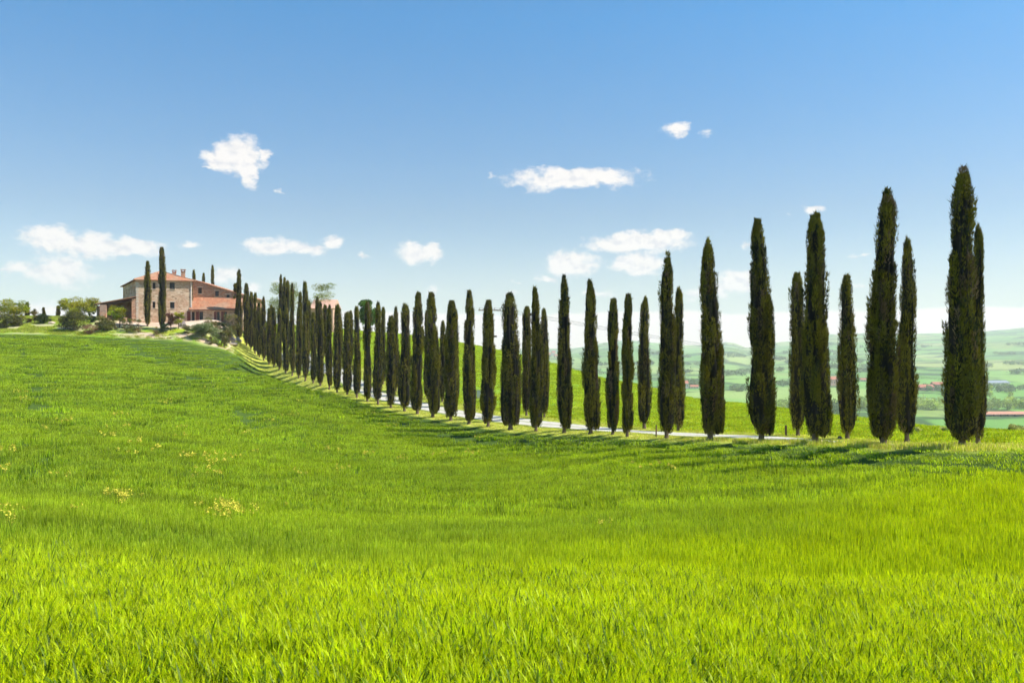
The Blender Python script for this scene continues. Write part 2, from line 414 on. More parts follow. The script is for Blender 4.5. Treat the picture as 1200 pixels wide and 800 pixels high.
def cypress_mesh(name, seed, Hh, R, lobes=(), n=12000, blade=1., brown=.1, widest=.3, top=.45):
    """a column of up-swept sprays round a dark core; lobes: (angle, offset, z0, z1, r) fractions of height and radius"""
    r_ = np.random.default_rng(seed); z0 = .024*Hh
    cols = [(0., 0., 0., z0, Hh, R)]+[(math.cos(a)*o*R, math.sin(a)*o*R, 0., f0*Hh, f1*Hh, rr*R) for a, o, f0, f1, rr in lobes]
    if any(l[1] > .35 for l in lobes): cols[0] = cols[0][:5]+(R*.84,)
    area = np.array([c[5]*(c[4]-c[3]) for c in cols]); cnt = (n*area/area.sum()).astype(int)
    Vs = []; Fs = []; Cs = []; base = 0
    lean = (r_.random(2)-.5)*.025*Hh
    def axis(z):
        s = (z/Hh)**2; w = np.sin(z*.55+seed)*.05*R
        return lean[0]*s+w, lean[1]*s-w
    for ci, (ox, oy, _, a, b, rr) in enumerate(cols):
        def radius(th, z, t):
            cx, cy = np.cos(th), np.sin(th)
            d_ = .54+.50*noise(cx*2.4+seed, cy*2.4+ci*5, z*.22, seed)+.40*noise(cx*5.5+3, cy*5.5+seed, z*.45, seed+3)+.26*noise(cx*12+3, cy*12+seed, z*.9, seed+5)-.08
            nst = 5+int(seed*7+ci*3) % 3; ph = th*nst+seed*1.3+np.sin(z*.35+seed)*1.4+np.sin(z*.9+ci)*.5
            d_ = d_*(1+.17*(np.abs(np.cos(ph*.5))*2-1.25))
            big = .86+.20*noise(z*.33+seed*3.1, ci*7.3, 0, seed+9)+.10*noise(z*1.1+seed*1.7, ci*3.3, 0, seed+12)
            return rr*prof(t, widest, top)*d_*big
        nt_, nz = 44, 70
        T, Z = np.meshgrid(np.linspace(0, 2*PI, nt_, endpoint=False), np.linspace(0, .985, nz), indexing='xy')
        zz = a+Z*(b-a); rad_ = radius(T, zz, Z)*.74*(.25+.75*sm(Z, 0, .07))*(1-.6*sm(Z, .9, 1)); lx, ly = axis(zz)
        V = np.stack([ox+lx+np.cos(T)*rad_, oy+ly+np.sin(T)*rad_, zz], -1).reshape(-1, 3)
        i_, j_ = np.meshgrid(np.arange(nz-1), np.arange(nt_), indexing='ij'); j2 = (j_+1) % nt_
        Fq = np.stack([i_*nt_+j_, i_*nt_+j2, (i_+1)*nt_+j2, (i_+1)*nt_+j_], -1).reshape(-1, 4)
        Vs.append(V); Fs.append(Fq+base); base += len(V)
        Cs.append(np.tile([[.016, .014, .010]], (len(V), 1)))  # near-black core: dead twigs, plus the shade between plumes painted in
        # upright plumes, each a slim spray of small leafy shoots
        hcol = b-a; npl = int(np.clip(hcol*rr*PI*2*2.6/blade**1.5, 40, 420))
        tp_ = r_.random(npl*4); tp_ = tp_[r_.random(npl*4) < prof(tp_, widest, top)*.9+.1][:npl]; tp_[:6] = np.linspace(.84, .955, 6); tp_[6:16] = r_.random(10)*.03; npl = len(tp_)
        thp = r_.random(npl)*2*PI; pl_len = np.minimum((1.0+1.3*r_.random(npl))*blade**.5, np.maximum((1.-tp_)*hcol-.38, .22))
        zz = a+tp_*hcol; w0 = (.11+.12*r_.random(npl))*blade**.6*np.clip(rr/.8, .7, 1.25)
        r0_ = radius(thp, zz, tp_)*(.60+.22*r_.random(npl)); zt_ = np.minimum(zz+pl_len, b); r1_ = radius(thp, zt_, (zt_-a)/hcol)*(.86+.22*r_.random(npl))
        o2 = np.stack([np.cos(thp), np.sin(thp), 0*thp], 1); lx, ly = axis(zz); lx2, ly2 = axis(zt_)
        pa = np.stack([ox+lx, oy+ly, zz-.1], 1)+o2*r0_[:, None]; pb = np.stack([ox+lx2, oy+ly2, zz+pl_len], 1)+o2*np.minimum(r1_, r0_*1.25+.05)[:, None]
        pn = noise(np.cos(thp)*2.5, np.sin(thp)*2.5, zz*.5, seed+20); kind = r_.random(npl)
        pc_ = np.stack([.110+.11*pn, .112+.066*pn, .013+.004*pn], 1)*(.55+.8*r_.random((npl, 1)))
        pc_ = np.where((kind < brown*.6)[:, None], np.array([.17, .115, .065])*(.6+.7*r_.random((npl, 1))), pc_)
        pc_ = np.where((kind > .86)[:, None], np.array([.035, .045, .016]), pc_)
        m = cnt[ci]; k = r_.integers(0, npl, m); sg = r_.random(m)**.85
        ph_ = r_.random(m)*2*PI; ax_ = unit(pb-pa)[k]; t1 = unit(np.cross(ax_, np.array([.3, .9, .1]))); t2 = np.cross(ax_, t1)
        rd_ = t1*np.cos(ph_)[:, None]+t2*np.sin(ph_)[:, None]
        wr = w0[k]*np.sin(PI*np.clip(sg*.80+.16, 0, 1))**.8*(.7+.4*r_.random(m))
        Pb = pa[k]+(pb-pa)[k]*sg[:, None]+rd_*wr[:, None]
        ln = (.11+.15*r_.random(m))*blade*(1+.5*(sg > .9)); flare = .22+.35*r_.random(m); flare = np.where(r_.random(m) < .05, flare+.6, flare)
        Dv = unit(ax_+rd_*flare[:, None])*ln[:, None]
        sd_ = unit(np.cross(rd_, ax_)); yaw = r_.normal(0, .45, m)
        S = (sd_*np.cos(yaw)[:, None]+rd_*np.sin(yaw)[:, None])*((.016+.020*r_.random(m))*blade)[:, None]
        V, Fq = kites(Pb, Dv, S, .42, rd_*(ln*.06)[:, None])
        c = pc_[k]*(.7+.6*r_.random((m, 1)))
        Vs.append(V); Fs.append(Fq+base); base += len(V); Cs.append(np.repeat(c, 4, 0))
    return np_mesh(name, np.concatenate(Vs), np.concatenate(Fs), np.concatenate(Cs), CYP)

def trunk_mesh(Hh, r0=.2, top=.5):
    mb = MB(); mb.tube([(0, 0, -.25), (0, 0, .02), (.02, 0, .25), (0, .02, Hh*.12), (0, 0, Hh*top)], [r0*1.7, r0*1.4, r0*1.05, r0*.9, r0*.35], 9)
    me = bpy.data.meshes.new('trunk'); me.from_pydata(mb.V, [], mb.F); me.update(); me.materials.append(BARK)
    for p in me.polygons: p.use_smooth = True
    return me
TRUNK = trunk_mesh(13.)
ORD = ['', 'second', 'third', 'fourth', 'fifth', 'sixth', 'seventh', 'eighth', 'ninth', 'tenth', 'eleventh', 'twelfth', 'thirteenth', 'fourteenth', 'fifteenth', 'sixteenth', 'seventeenth', 'eighteenth', 'nineteenth', 'twentieth']
def ordn(k):
    if k <= 20: return ORD[k-1] if k > 1 else 'first'
    tens = {2: 'twenty', 3: 'thirty', 4: 'forty'}[k//10]
    return {20: 'twentieth', 30: 'thirtieth', 40: 'fortieth'}[k] if k % 10 == 0 else tens+'-'+['', 'first', 'second', 'third', 'fourth', 'fifth', 'sixth', 'seventh', 'eighth', 'ninth'][k % 10]
FL = {0: 'tallest and broadest cypress, closest to the camera at the right end of the front row',
 1: 'tall straight dark cypress, second from the right end of the front row',
 2: 'tall cypress with a shoulder on its right side, third from right in front row',
 3: 'cypress with a separate lower column up its right side, fourth from right in front',
 4: 'cypress bulging to the right at mid height, fifth from right in front row',
 5: 'slim dark cypress just right of the thin post, sixth from right in front row',
 6: 'very narrow pole-like cypress, right one of the close pair in the front row',
 7: 'narrow cypress with flat top, left one of the close pair in the front row',
 11: 'broad spindle-shaped cypress, the fattest in the middle of the front row'}
LOB = {0: [(-.3, .3, .03, .55, .8), (2.9, .2, .03, .72, .85)], 1: [(2.9, .25, .03, .7, .8)], 2: [(-.25, .62, .03, .52, .56)], 3: [(-.1, .66, .03, .635, .52), (2.9, .15, .4, .8, .75)],
       4: [(-.1, .68, .03, .50, .52)], 5: [(-.1, .3, .03, .7, .7)], 8: [(-.1, .6, .03, .62, .5)], 9: [(-.3, .5, .03, .55, .55)], 10: [(.2, .42, .03, .68, .6)], 11: [(2.7, .5, .03, .66, .55), (-.3, .5, .03, .68, .55)], 13: [(-.2, .5, .03, .6, .55)], 15: [(0, .5, .03, .62, .6)], 16: [(3., .45, .03, .7, .6)]}
TREEMASK = []
midp = [cypress_mesh('cypress_crown', 300+k, 13., .95, [[], [(0., .4, .06, .6, .7)], [(2.8, .35, .05, .7, .7)]][k % 3], 18000, 1.25, .12, .14+.05*k, .42+.05*k) for k in range(4)]
farp = [cypress_mesh('cypress_crown', 400+k, 13., .9, [[], [(0., .4, .06, .6, .7)], [(2.8, .35, .05, .7, .7)]][k % 3], 7000, 1.8, .08, .14+.05*k, .4+.06*k) for k in range(5)]
TK = 0.91   # the leafy width measured in the picture includes stray sprays
def place_cypress(x, y, z, Hm, Rm, me, H0, R0, label, group, rz, tr=True, name='cypress_tree'):
    t = tag(empty(name, (x, y, z), rz), label, 'cypress', group)
    c = link('crown', me, t); c.scale = (Rm/R0, Rm/R0, Hm/H0)
    if tr:
        k = link('trunk', TRUNK, t); s = min(1.15, max(.6, Rm/.9)); k.scale = (s, s, Hm/13.)
    return t
for i, (px, tp, bs, w) in enumerate(FRONT):
    x, Y = map(float, on_curve(ROW, px)); z = h1(x, Y)
    zt = CZ+(CY-tp)/F*Y; Hm = zt-z; Rm = w/2/F*Y*TK
    lab = FL.get(i, '%s cypress from the right in the front row beside the gravel drive' % ordn(i+1))
    if i == len(FRONT)-1: lab = 'tall cypress at the far left end of the front row, beside the farmhouse'
    if i < 17:
        me = cypress_mesh('cypress_crown', 50+i, Hm, Rm, LOB.get(i, []), int(42000 if i < 5 else 24000), 1.0+.012*max(0, Y-60), .13, .14+.14*random.random() if i != 11 else .33, .45)
        place_cypress(x, Y, z, Hm, Rm, me, Hm, Rm, lab, 'cypresses in the front row along the drive', 0)
    else:
        place_cypress(x, Y, z, Hm, Rm, farp[i % 5], 13., .9, lab, 'cypresses in the front row along the drive', random.random()*6)
BLab = {0: 'cypress half hidden behind the tallest right-hand cypress, across the drive', 1: 'broad cypress across the drive, just right of the second front tree',
 2: 'shorter cypress with visible bare trunk standing alone across the drive', 3: 'cypress across the drive partly hidden behind the third front cypress'}
for i, (px, tp, w) in enumerate(BACK):
    x, Y = map(float, on_curve(BROW, px)); z = h1(x, Y)
    zt = CZ+(CY-tp)/F*Y; Hm = zt-z; Rm = w/2/F*Y*TK
    lab = BLab.get(i, '%s cypress from the right in the back row across the drive' % ordn(i+1))
    me, H0, R0 = (midp[i % 4], 13., .95) if i < 8 else (farp[(i*2) % 5], 13., .9)
    place_cypress(x, Y, z, Hm, Rm, me, H0, R0, lab, 'cypresses in the back row across the drive', random.random()*6)
# garden and background cypresses: px, top, base, width, depth
for px, tp, bs, w, Y, lab in ((173,306,378,7.5,165,'brown-tinged slim cypress against the farmhouse front, left of the taller one'),
    (190,290,380,8.5,163,'tall slim dark cypress standing before the farmhouse front'),
    (227.5,316,374,5,205,'cypress tip nearest the red chimney behind the farmhouse roof'),
    (238.5,320,374,4.6,205,'lowest cypress tip behind the farmhouse roof'),
    (249,312.5,374,6,205,'tallest cypress tip behind the farmhouse roof'),
    (32,354,373,5.2,185,'small dark cypress on the ridge beside the leafy tree at far left'),
    (51,360,373,4.6,187,'small cypress on the ridge behind the round dark bush'),
    (68,358,373,4.8,186,'small cypress standing alone on the ridge left of the yellow-green trees'),
    (276,332,384,9,178,'dark cypress filling the corner beside the right end of the farmhouse')):
    x = (px-CX)/F*Y; z = h1(x, Y); Hm = CZ+(CY-tp)/F*Y-z; Rm = w/2/F*Y
    place_cypress(x, Y, z, Hm, Rm, farp[int(px) % 5], 13., .9, lab, 'cypresses round the farmhouse', px)

# ------------------------------------------------------------------ broad-leaved crowns
def crown_mesh(name, seed, W, Hh, z0, cols, n=1500, leaf=.35, clumps=14, gap=.25, round_=1.):
    r_ = np.random.default_rng(seed); Pb = []; C = []
    cl = []
    for k in range(clumps):
        a = r_.random()*2*PI; rr = math.sqrt(r_.random())*.62; zz = .12+.76*r_.random()
        lim = math.sqrt(max(.02, 1-(2*zz-1)**2))*.92+.06
        cl.append((math.cos(a)*rr*lim*W/2, math.sin(a)*rr*lim*W/2, z0+zz*Hh, (.26+.2*r_.random())*min(W/2, Hh)*.9))
    m = n//clumps
    for cx, cy, cz, cr in cl:
        v = unit(r_.normal(size=(m, 3)))*((1-gap)+gap*r_.random((m, 1)))*cr*(.55+.5*r_.random((m, 1)))
        Pb.append(v*np.array([1.15, 1.15, .85])+np.array([cx, cy, cz])); k = .65+.7*r_.random()
        c = np.array(cols[int(r_.random()*len(cols))])
        C.append(np.tile(c*k, (m, 1)))
    Pb = np.concatenate(Pb); C = np.concatenate(C)*(.7+.6*r_.random((len(Pb), 1)))
    for ax in (0, 1):
        Pb[:, ax] -= np.median(Pb[:, ax]); Pb[:, ax] *= (W/2-leaf*.3)/np.percentile(np.abs(Pb[:, ax]), 96)
    lo, hi = np.percentile(Pb[:, 2], (1, 99.6)); Pb[:, 2] = np.maximum(z0+(Pb[:, 2]-lo)/(hi-lo)*(Hh-leaf*.4), .02)
    Dv = unit(r_.normal(size=Pb.shape)+np.array([0, 0, .5]))*leaf*(.6+.8*r_.random((len(Pb), 1)))
    S = unit(np.cross(Dv, r_.normal(size=Pb.shape)))*leaf*.32
    V, Fq = kites(Pb, Dv, S, .5)
    return np_mesh(name, V, Fq, np.repeat(C, 4, 0), LEAF)
def limbs(seed, W, Hh, z0, r0):
    mb = MB(); r_ = random.Random(seed); top = z0+Hh*.75
    mb.tube([(0, 0, -.2), (.03*W, 0, z0*.7), (0, .03*W, z0+Hh*.3), (.02*W, 0, top)], [r0*1.3, r0, r0*.7, r0*.15], 7)
    for k in range(8):
        a = r_.random()*6.28; zz = z0*.7+Hh*.35*r_.random(); e = (.25+.17*r_.random())*W
        mb.tube([(0, 0, zz), (math.cos(a)*e*.5, math.sin(a)*e*.5, zz+Hh*.18), (math.cos(a)*e, math.sin(a)*e, zz+Hh*(.3+.15*r_.random()))], [r0*.5, r0*.3, r0*.08], 5)
    return mb
GR = {'yg': [(.34, .36, .02), (.25, .32, .02), (.40, .37, .03)], 'ol': [(.13, .13, .03), (.17, .16, .045), (.10, .11, .03)], 'dk': [(.03, .055, .015), (.05, .08, .02)],
 'sage': [(.24, .29, .14), (.30, .33, .17), (.18, .24, .09)], 'plum': [(.15, .055, .045), (.10, .05, .03)], 'och': [(.24, .20, .06), (.20, .15, .06), (.15, .16, .05)],
 'pale': [(.28, .33, .09), (.24, .29, .10), (.30, .30, .13)], 'pine': [(.07, .15, .02), (.10, .20, .03)], 'rust': [(.26, .15, .09), (.20, .12, .08)], 'poplar': [(.46, .56, .17), (.40, .50, .15), (.28, .38, .12)], 'wood': [(.12, .19, .10), (.17, .23, .11)],
 'dko': [(.07, .08, .025), (.05, .06, .02), (.12, .12, .03)]}
def broad(name, px, top, bot, w, Y, key, label, cat, group=None, seed=0, n=1300, leaf=.3, z0f=.25, clumps=12, gap=.3):
    x = (px-CX)/F*Y; z = h1(x, Y); zt = CZ+(CY-top)/F*Y; Ht = max(zt-z, .5); W = w/F*Y
    t = tag(empty(name, (x, Y, z)), label, cat, group)
    z0 = Ht*z0f
    link('crown' if 'tree' in name or 'pine' in name else 'foliage', crown_mesh(name+'_crown', seed, W, Ht-z0, z0, GR[key], n, leaf, clumps, gap), t)
    limbs(seed, W, Ht-z0, z0, max(.05, Ht*.022)).build('trunk' if 'tree' in name or 'pine' in name else 'stem', BARK, t, True)
    return t
G1 = 'shrubs on the bank below the farmhouse'
rows = [
 ('garden_tree',16,351,378,26,166,'yg','loose yellow-green tree on the ridge at the far left edge','tree',None,1400,.32,.25,14),
 ('shrub',3,366,386,18,161,'dko','dark reddish-green bush at the very left edge of the garden','shrub',G1,1300,.22,.02,10),
 ('shrub',20,371,382,18,164,'ol','low olive bush right beside the far left yellow-green tree','shrub',G1,1000,.22,.02,10),
 ('shrub',40.5,362,379,8,168,'och','thin ochre shrub between two small ridge cypresses','shrub',G1,500,.2,.15,7),
 ('shrub',34,373,378,6,168,'plum','small wine-red bush under the small ridge cypress','shrub',G1,300,.18,.02,5),
 ('shrub',51,367.5,378,16,167,'dk','rounded dark green bush in front of a ridge cypress','shrub',G1,1200,.2,.02,9),
 ('garden_tree',83,350,372,22,178,'yg','left crown of the yellow-green trees beside the porch','tree',None,1300,.3,.25,12),
 ('garden_tree',104,348.5,372,28,180,'yg','right, wider crown of the yellow-green trees beside the porch','tree',None,1700,.3,.25,14),
 ('shrub',86,365,389,27,160.5,'dko','large dark olive bush with long shadow on the garden bank','shrub',G1,2200,.26,.02,16),
 ('shrub',108.5,366,380,8,166,'dk','small upright dark conifer-like shrub left of the porch','shrub',G1,500,.18,.02,6),
 ('shrub',105,379,391,17,158.5,'rust','rust-brown twiggy bush between two dark bushes','shrub',G1,900,.16,.0,8),
 ('shrub',123,370,388,18,161,'ol','yellow-topped dark bush below the brick porch pillar','shrub',G1,1400,.24,.02,11),
 ('garden_tree',140,358,376,19,163.5,'yg','small bright yellow-green tree in front of the open porch','tree',None,1100,.26,.28,10),
 ('shrub',134,375,384,6,162,'och','small grey-brown shrub under the bright porch tree','shrub',G1,250,.16,.05,5),
 ('shrub',146,376,386,6,162,'ol','small upright shrub right of the bright porch tree','shrub',G1,250,.16,.05,5),
 ('shrub',153,373,387,10,161,'ol','loose olive shrub left of the house corner','shrub',G1,500,.18,.05,7),
 ('shrub',162,374,388,8,160.5,'och','tall thin ochre shrub at the foot of the house corner','shrub',G1,400,.18,.05,6),
 ('shrub',183,383,391,9,159,'och','low ochre clump at the field edge below the tall cypress','shrub',G1,300,.16,.02,5),
 ('shrub',192,379,388,10,160.5,'dk','small round dark green bush at the foot of the tall cypress','shrub',G1,700,.18,.0,7),
 ('garden_tree',200,366.5,384,12,162,'plum','small plum-coloured tree before the farmhouse front','tree',None,900,.2,.3,9),
 ('garden_tree',209,366,384,11,163,'yg','small round green tree touching the plum-coloured one','tree',None,900,.2,.3,9),
 ('shrub',219,380,389,10,160.5,'ol','low olive shrub left of the big sage bush','shrub',G1,500,.18,.0,7),
 ('shrub',236,378.5,396,26,160,'sage','large rounded sage-green bush on the pale garden earth','shrub',G1,2400,.22,.0,16),
 ('shrub',247,372,386,18,164.5,'och','taller olive-brown shrub behind the big sage bush','shrub',G1,1100,.2,.1,10),
 ('shrub',253,384,400,12,160.5,'sage','pale shrub between the sage bush and the dark right-hand bush','shrub',G1,700,.2,.0,8),
 ('shrub',247,393,402,8,158.8,'och','small ochre clump on bare earth below the sage bush','shrub',G1,300,.16,.0,5),
 ('shrub',258,377,396,12,165,'dk','deep green bush in the shade behind the golden-brown bush','shrub',G1,800,.2,.0,8),
 ('shrub',268,368,394,19,165.5,'och','tall golden-brown bush in front of the end cypresses','shrub',G1,1600,.22,.02,13),
 ('shrub',263,388,403,12,160.5,'ol','low olive clump among the pale rocks','shrub',G1,700,.18,.0,7),
 ('field_tree',334,331,392,36,205,'pale','pale spring-green tree rising behind the left of the cypress rows','tree',None,7000,.36,.12,34),
 ('field_tree',376,332,392,31,208,'pale','thin pale tree behind the cypresses near the pink barn','tree',None,5000,.36,.15,30),
 ('umbrella_pine',431,352,390,22,196,'pine','round bright green pine rising behind the cypresses','tree',None,6000,.40,.40,26),
]
for k, (nm, px, tp, bt, w, Y, key, lab, cat, grp, n, lf, zf, cl) in enumerate(rows):
    if nm != 'field_tree': broad(nm, px, tp, bt, w, Y, key, lab, cat, grp, 500+k, n*3, lf*.85, zf, cl+6)
    else: broad(nm, px, tp, bt, w, Y, key, lab, cat, grp, 500+k, n, lf*.8, zf, cl, .5)

# rocks
ROCK = simple('pale_rock', (.55, .43, .34), .95, .1, .25, 1.5)
def rock(px, py, w, hgt, label, seed, mat=ROCK, Y0=120):
    q = hit(px, py, Y0, 260); r_ = np.random.default_rng(seed); W = w/F*q[1]; Hh = hgt/F*q[1]
    import bmesh
    bm = bmesh.new(); bmesh.ops.create_icosphere(bm, subdivisions=3, radius=.5)
    for v in bm.verts:
        c = np.array(v.co); f = .75+.6*float(noise(c[0]*2.6+seed, c[1]*2.6, c[2]*2.6, seed))
        v.co = Vector((c[0]*W*f, c[1]*W*.8*f, (c[2]*1.0)*Hh*1.6*f))
    me = bpy.data.meshes.new('boulder'); bm.to_mesh(me); bm.free(); me.materials.append(mat)
    return tag(link('boulder', me, None, (q[0], q[1], q[2]+Hh*.15)), label, 'boulder', 'boulders in the garden')
rock(214, 382.5, 7, 6, 'grey-mauve round boulder left of the sage bush', 1, simple('grey_rock', (.30, .25, .24), .9, .1, .3, 2))
rock(271, 399, 11, 4, 'wide pale boulder left of the row of cypresses', 2)
rock(279, 400, 8, 4.5, 'pale pink boulder touching the foot of the last cypresses', 3)
rock(273, 404, 12, 3, 'flat pale boulder at the corner of the green field', 4)
rock(61, 379, 8, 2, 'flat reddish stone on the grassy ridge', 5)

# ------------------------------------------------------------------ the farmhouse
def masonry(name, cols, scale=2.2, mortar=(.62, .55, .45), patch=None):
    m, t = nt(name); g = N(t, 'ShaderNodeNewGeometry')
    mp = N(t, 'ShaderNodeMapping'); mp.inputs['Scale'].default_value = (1, 1, 1.9); L(t, g, 'Position', mp, 0)
    vo = N(t, 'ShaderNodeTexVoronoi', i_Scale=scale); L(t, mp, 0, vo, 'Vector')
    ve = N(t, 'ShaderNodeTexVoronoi', feature='DISTANCE_TO_EDGE', i_Scale=scale); L(t, mp, 0, ve, 'Vector')
    s = N(t, 'ShaderNodeSeparateColor'); L(t, vo, 'Color', s, 0)
    cr = N(t, 'ShaderNodeValToRGB'); L(t, s, 0, cr, 0); e = cr.color_ramp.elements
    e[0].color = (*cols[0], 1); e[1].color = (*cols[-1], 1)
    for k, c_ in enumerate(cols[1:-1]): x = e.new((k+1)/(len(cols)-1)); x.color = (*c_, 1)
    c = (cr, 0)
    if patch:
        c = mixc(t, maprange(t, tnoise(t, .33, 4, .6, (g, 'Position')), .47, .6, 0, .85), c, patch)
    big = tnoise(t, .5, 5, .6, (g, 'Position'))
    c = mixc(t, maprange(t, big, .3, .7, .0, .35), c, tuple(x*.5 for x in cols[1]))
    c = mixc(t, maprange(t, (ve, 0), .02, .06, .8, 0), c, mortar)
    finish(t, c, .95, .1, bump=((ve, 0), .5, .05)); return m
STONE = masonry('rubble_stone', [(.34, .20, .13), (.66, .44, .28), (.80, .60, .42), (.46, .27, .17), (.86, .70, .52)], 1.7, (.68, .52, .36), (.60, .34, .21))
BRICK = masonry('old_brick', [(.44, .20, .11), (.60, .28, .15), (.30, .16, .11), (.66, .35, .21), (.54, .38, .26)], 2.6, (.62, .45, .33), (.36, .26, .21))
def tile_mat(name, a=(.33, .13, .07), b=(.56, .26, .14)):
    m, t = nt(name); g = N(t, 'ShaderNodeNewGeometry')
    n = tnoise(t, 2.5, 4, .7, (g, 'Position')); n2 = tnoise(t, .4, 4, .6, (g, 'Position'))
    w = N(t, 'ShaderNodeTexWave', i_Scale=1.6, i_Distortion=1.); L(t, g, 'Position', w, 'Vector')
    c = mixc(t, maprange(t, n, .3, .7), a, b)
    c = mixc(t, maprange(t, n2, .45, .6, 0, .6), c, (.42, .30, .20)); c = mixc(t, maprange(t, tnoise(t, 1.1, 3, .7, (g, 'Position')), .5, .7, 0, .5), c, (.64, .38, .24))
    c = mixc(t, math_(t, 'MULTIPLY', (w, 1), .25), c, (.28, .12, .08))
    finish(t, c, .9, .1, bump=((w, 1), .6, .06)); return m
TILE = tile_mat('terracotta_tiles')
GLASS = simple('dark_glass', (.03, .035, .04), .15, .5, .2)
WOODR = simple('red_brown_wood', (.20, .06, .04), .6, .3, .3)
DARKW = simple('dark_timber', (.07, .04, .03), .8, .1, .3)
PALE = simple('pale_stone_trim', (.62, .52, .42), .9, .1, .15)
WHITE = simple('white_paint', (.75, .72, .68), .6, .2, .08)

def v3(p, z): return np.array([p[0], p[1], z], float)
def facade(mb, p0, p1, z0, topf, holes, th=.35):
    """outer wall skin from p0 to p1 with real openings; topf: (z at p0, z at p1); holes: (s0,s1,za,zb) in metres along / absolute z. Inside is to the left of p0->p1"""
    p0 = np.array(p0, float); p1 = np.array(p1, float); Lw = np.linalg.norm(p1-p0); e = (p1-p0)/Lw; nin = np.array([-e[1], e[0]])
    top = lambda s: topf[0]+(topf[1]-topf[0])*s/Lw
    xs = sorted({0., Lw, *[h[0] for h in holes], *[h[1] for h in holes]})
    for a, b in zip(xs[:-1], xs[1:]):
        hs = sorted([h for h in holes if h[0] < b-1e-6 and h[1] > a+1e-6], key=lambda h: h[2]); z = z0
        pa, pb = p0+e*a, p0+e*b
        for h in hs:
            if h[2] > z+1e-4: mb.face([v3(pa, z), v3(pb, z), v3(pb, h[2]), v3(pa, h[2])])
            z = h[3]
        mb.face([v3(pa, z), v3(pb, z), v3(pb, top(b)), v3(pa, top(a))])
    for s0, s1, za, zb in holes:
        a, b = p0+e*s0, p0+e*s1; ai, bi = a+nin*th, b+nin*th
        mb.face([v3(a, za), v3(ai, za), v3(ai, zb), v3(a, zb)]); mb.face([v3(b, za), v3(b, zb), v3(bi, zb), v3(bi, za)])
        mb.face([v3(a, za), v3(b, za), v3(bi, za), v3(ai, za)]); mb.face([v3(a, zb), v3(ai, zb), v3(bi, zb), v3(b, zb)])
def window(parent, p0, p1, hole, kind='window', shutters=False, lab=None):
    p0 = np.array(p0, float); p1 = np.array(p1, float); Lw = np.linalg.norm(p1-p0); e = (p1-p0)/Lw; nin = np.array([-e[1], e[0]])
    s0, s1, za, zb = hole; E = (*e, 0); Nn = (*nin, 0); zc = (za+zb)/2; w = s1-s0; hh = zb-za
    c = p0+e*(s0+s1)/2+nin*.24
    mb = MB(); fw = .07
    mb.box((*(p0+e*(s0+fw/2+.002)+nin*.24), zc), fw, .08, hh-.006, E, Nn); mb.box((*(p0+e*(s1-fw/2-.002)+nin*.24), zc), fw, .08, hh-.006, E, Nn)
    mb.box((*c, zb-fw/2-.003), w-2*fw-.006, .08, fw, E, Nn); mb.box((*c, za+fw/2+.003), w-2*fw-.006, .08, fw, E, Nn)
    if kind == 'window': mb.box((*c, zc), .06, .06, hh-2*fw-.01, E, Nn)
    f = mb.build(kind, WOODR if kind == 'door' else DARKW, parent)
    if lab: f['label'] = lab
    g = MB(); g.box((*(c+nin*.06), zc), w-.01, .03, hh-.01, E, Nn); g.build('pane', GLASS, f)
    if kind == 'window':
        s = MB(); s.box((*(p0+e*(s0+s1)/2-nin*.04), za-.05), w+.25, .14, .10, E, Nn); s.build('sill', PALE, f)
        s = MB(); s.box((*(p0+e*(s0+s1)/2-nin*.015), zb+.11), w+.4, .06, .2, E, Nn); s.build('lintel', PALE, f)
    if shutters:
        for sg in (-1, 1):
            sh = MB(); sw = w*.62; cc = p0+e*((s0+s1)/2+sg*(w/2+sw/2+.03))-nin*.05
            sh.box((*cc, zc-.02), sw, .06, hh+.02, E, Nn)
            for q in range(3): sh.box((*(cc-nin*.045), za+hh*(.2+.3*q)), sw*.94, .03, .07, E, Nn)
            sh.build('shutter', WOODR, f)
    return f
A_ = np.array([-80.2, 170.]); e1 = np.array([.942, .335]); B_ = A_+e1*11.1; e2 = np.array([-.53, .848]); D_ = A_+e2*24.5; C_ = D_+e1*11.1
zb_ = min(h1(*A_), h1(*B_)); ZG = CZ+4.35; EA = CZ+13.1       # ground and eave height
house = tag(empty('farmhouse', (A_[0]+5, A_[1]+1, ZG)), 'old stone and brick farmhouse with terracotta roofs on the hilltop', 'farmhouse')
bpy.context.view_layer.update()
HM = np.array(house.location)
class HP:  # shift to the house's own origin
    pass
def hb(mb, name, mat, parent=house, smooth=False):
    mb.V = [tuple(np.array(v)-HM) if parent is house else tuple(np.array(v)-HM) for v in mb.V]
    return mb.build(name, mat, parent, smooth)
_orig_build = MB.build
def _b(s, name, mat, parent=None, smooth=False, loc=None):
    p = parent
    while p is not None and p is not house: p = p.parent
    if p is house: s.V = [tuple(np.array(v)-HM) for v in s.V]
    return _orig_build(s, name, mat, parent, smooth, loc)
MB.build = _b
Z0 = ZG-2.0
def px2s(p0, e, px):
    u = (px-CX)/F    # (p0+e s).x = u (p0+e s).y
    return float((u*p0[1]-p0[0])/(e[0]-u*e[1]))
def zpy(p0, e, s, py): return float(CZ+(CY-py)/F*(p0[1]+e[1]*s))
def hole(p0, e, x0, x1, t, b):
    s0, s1 = px2s(p0, e, x0), px2s(p0, e, x1); m_ = (s0+s1)/2
    return (s0, s1, zpy(p0, e, m_, b), zpy(p0, e, m_, t))
fh = [hole(A_, e1, 178.7, 182.3, 331, 338.5), hole(A_, e1, 198.8, 204.8, 331, 338.8), hole(A_, e1, 178.7, 182, 353.4, 360.8), hole(A_, e1, 199.2, 204.5, 354, 361.2)]
w = MB()
facade(w, A_, B_, Z0, (EA, EA), fh)
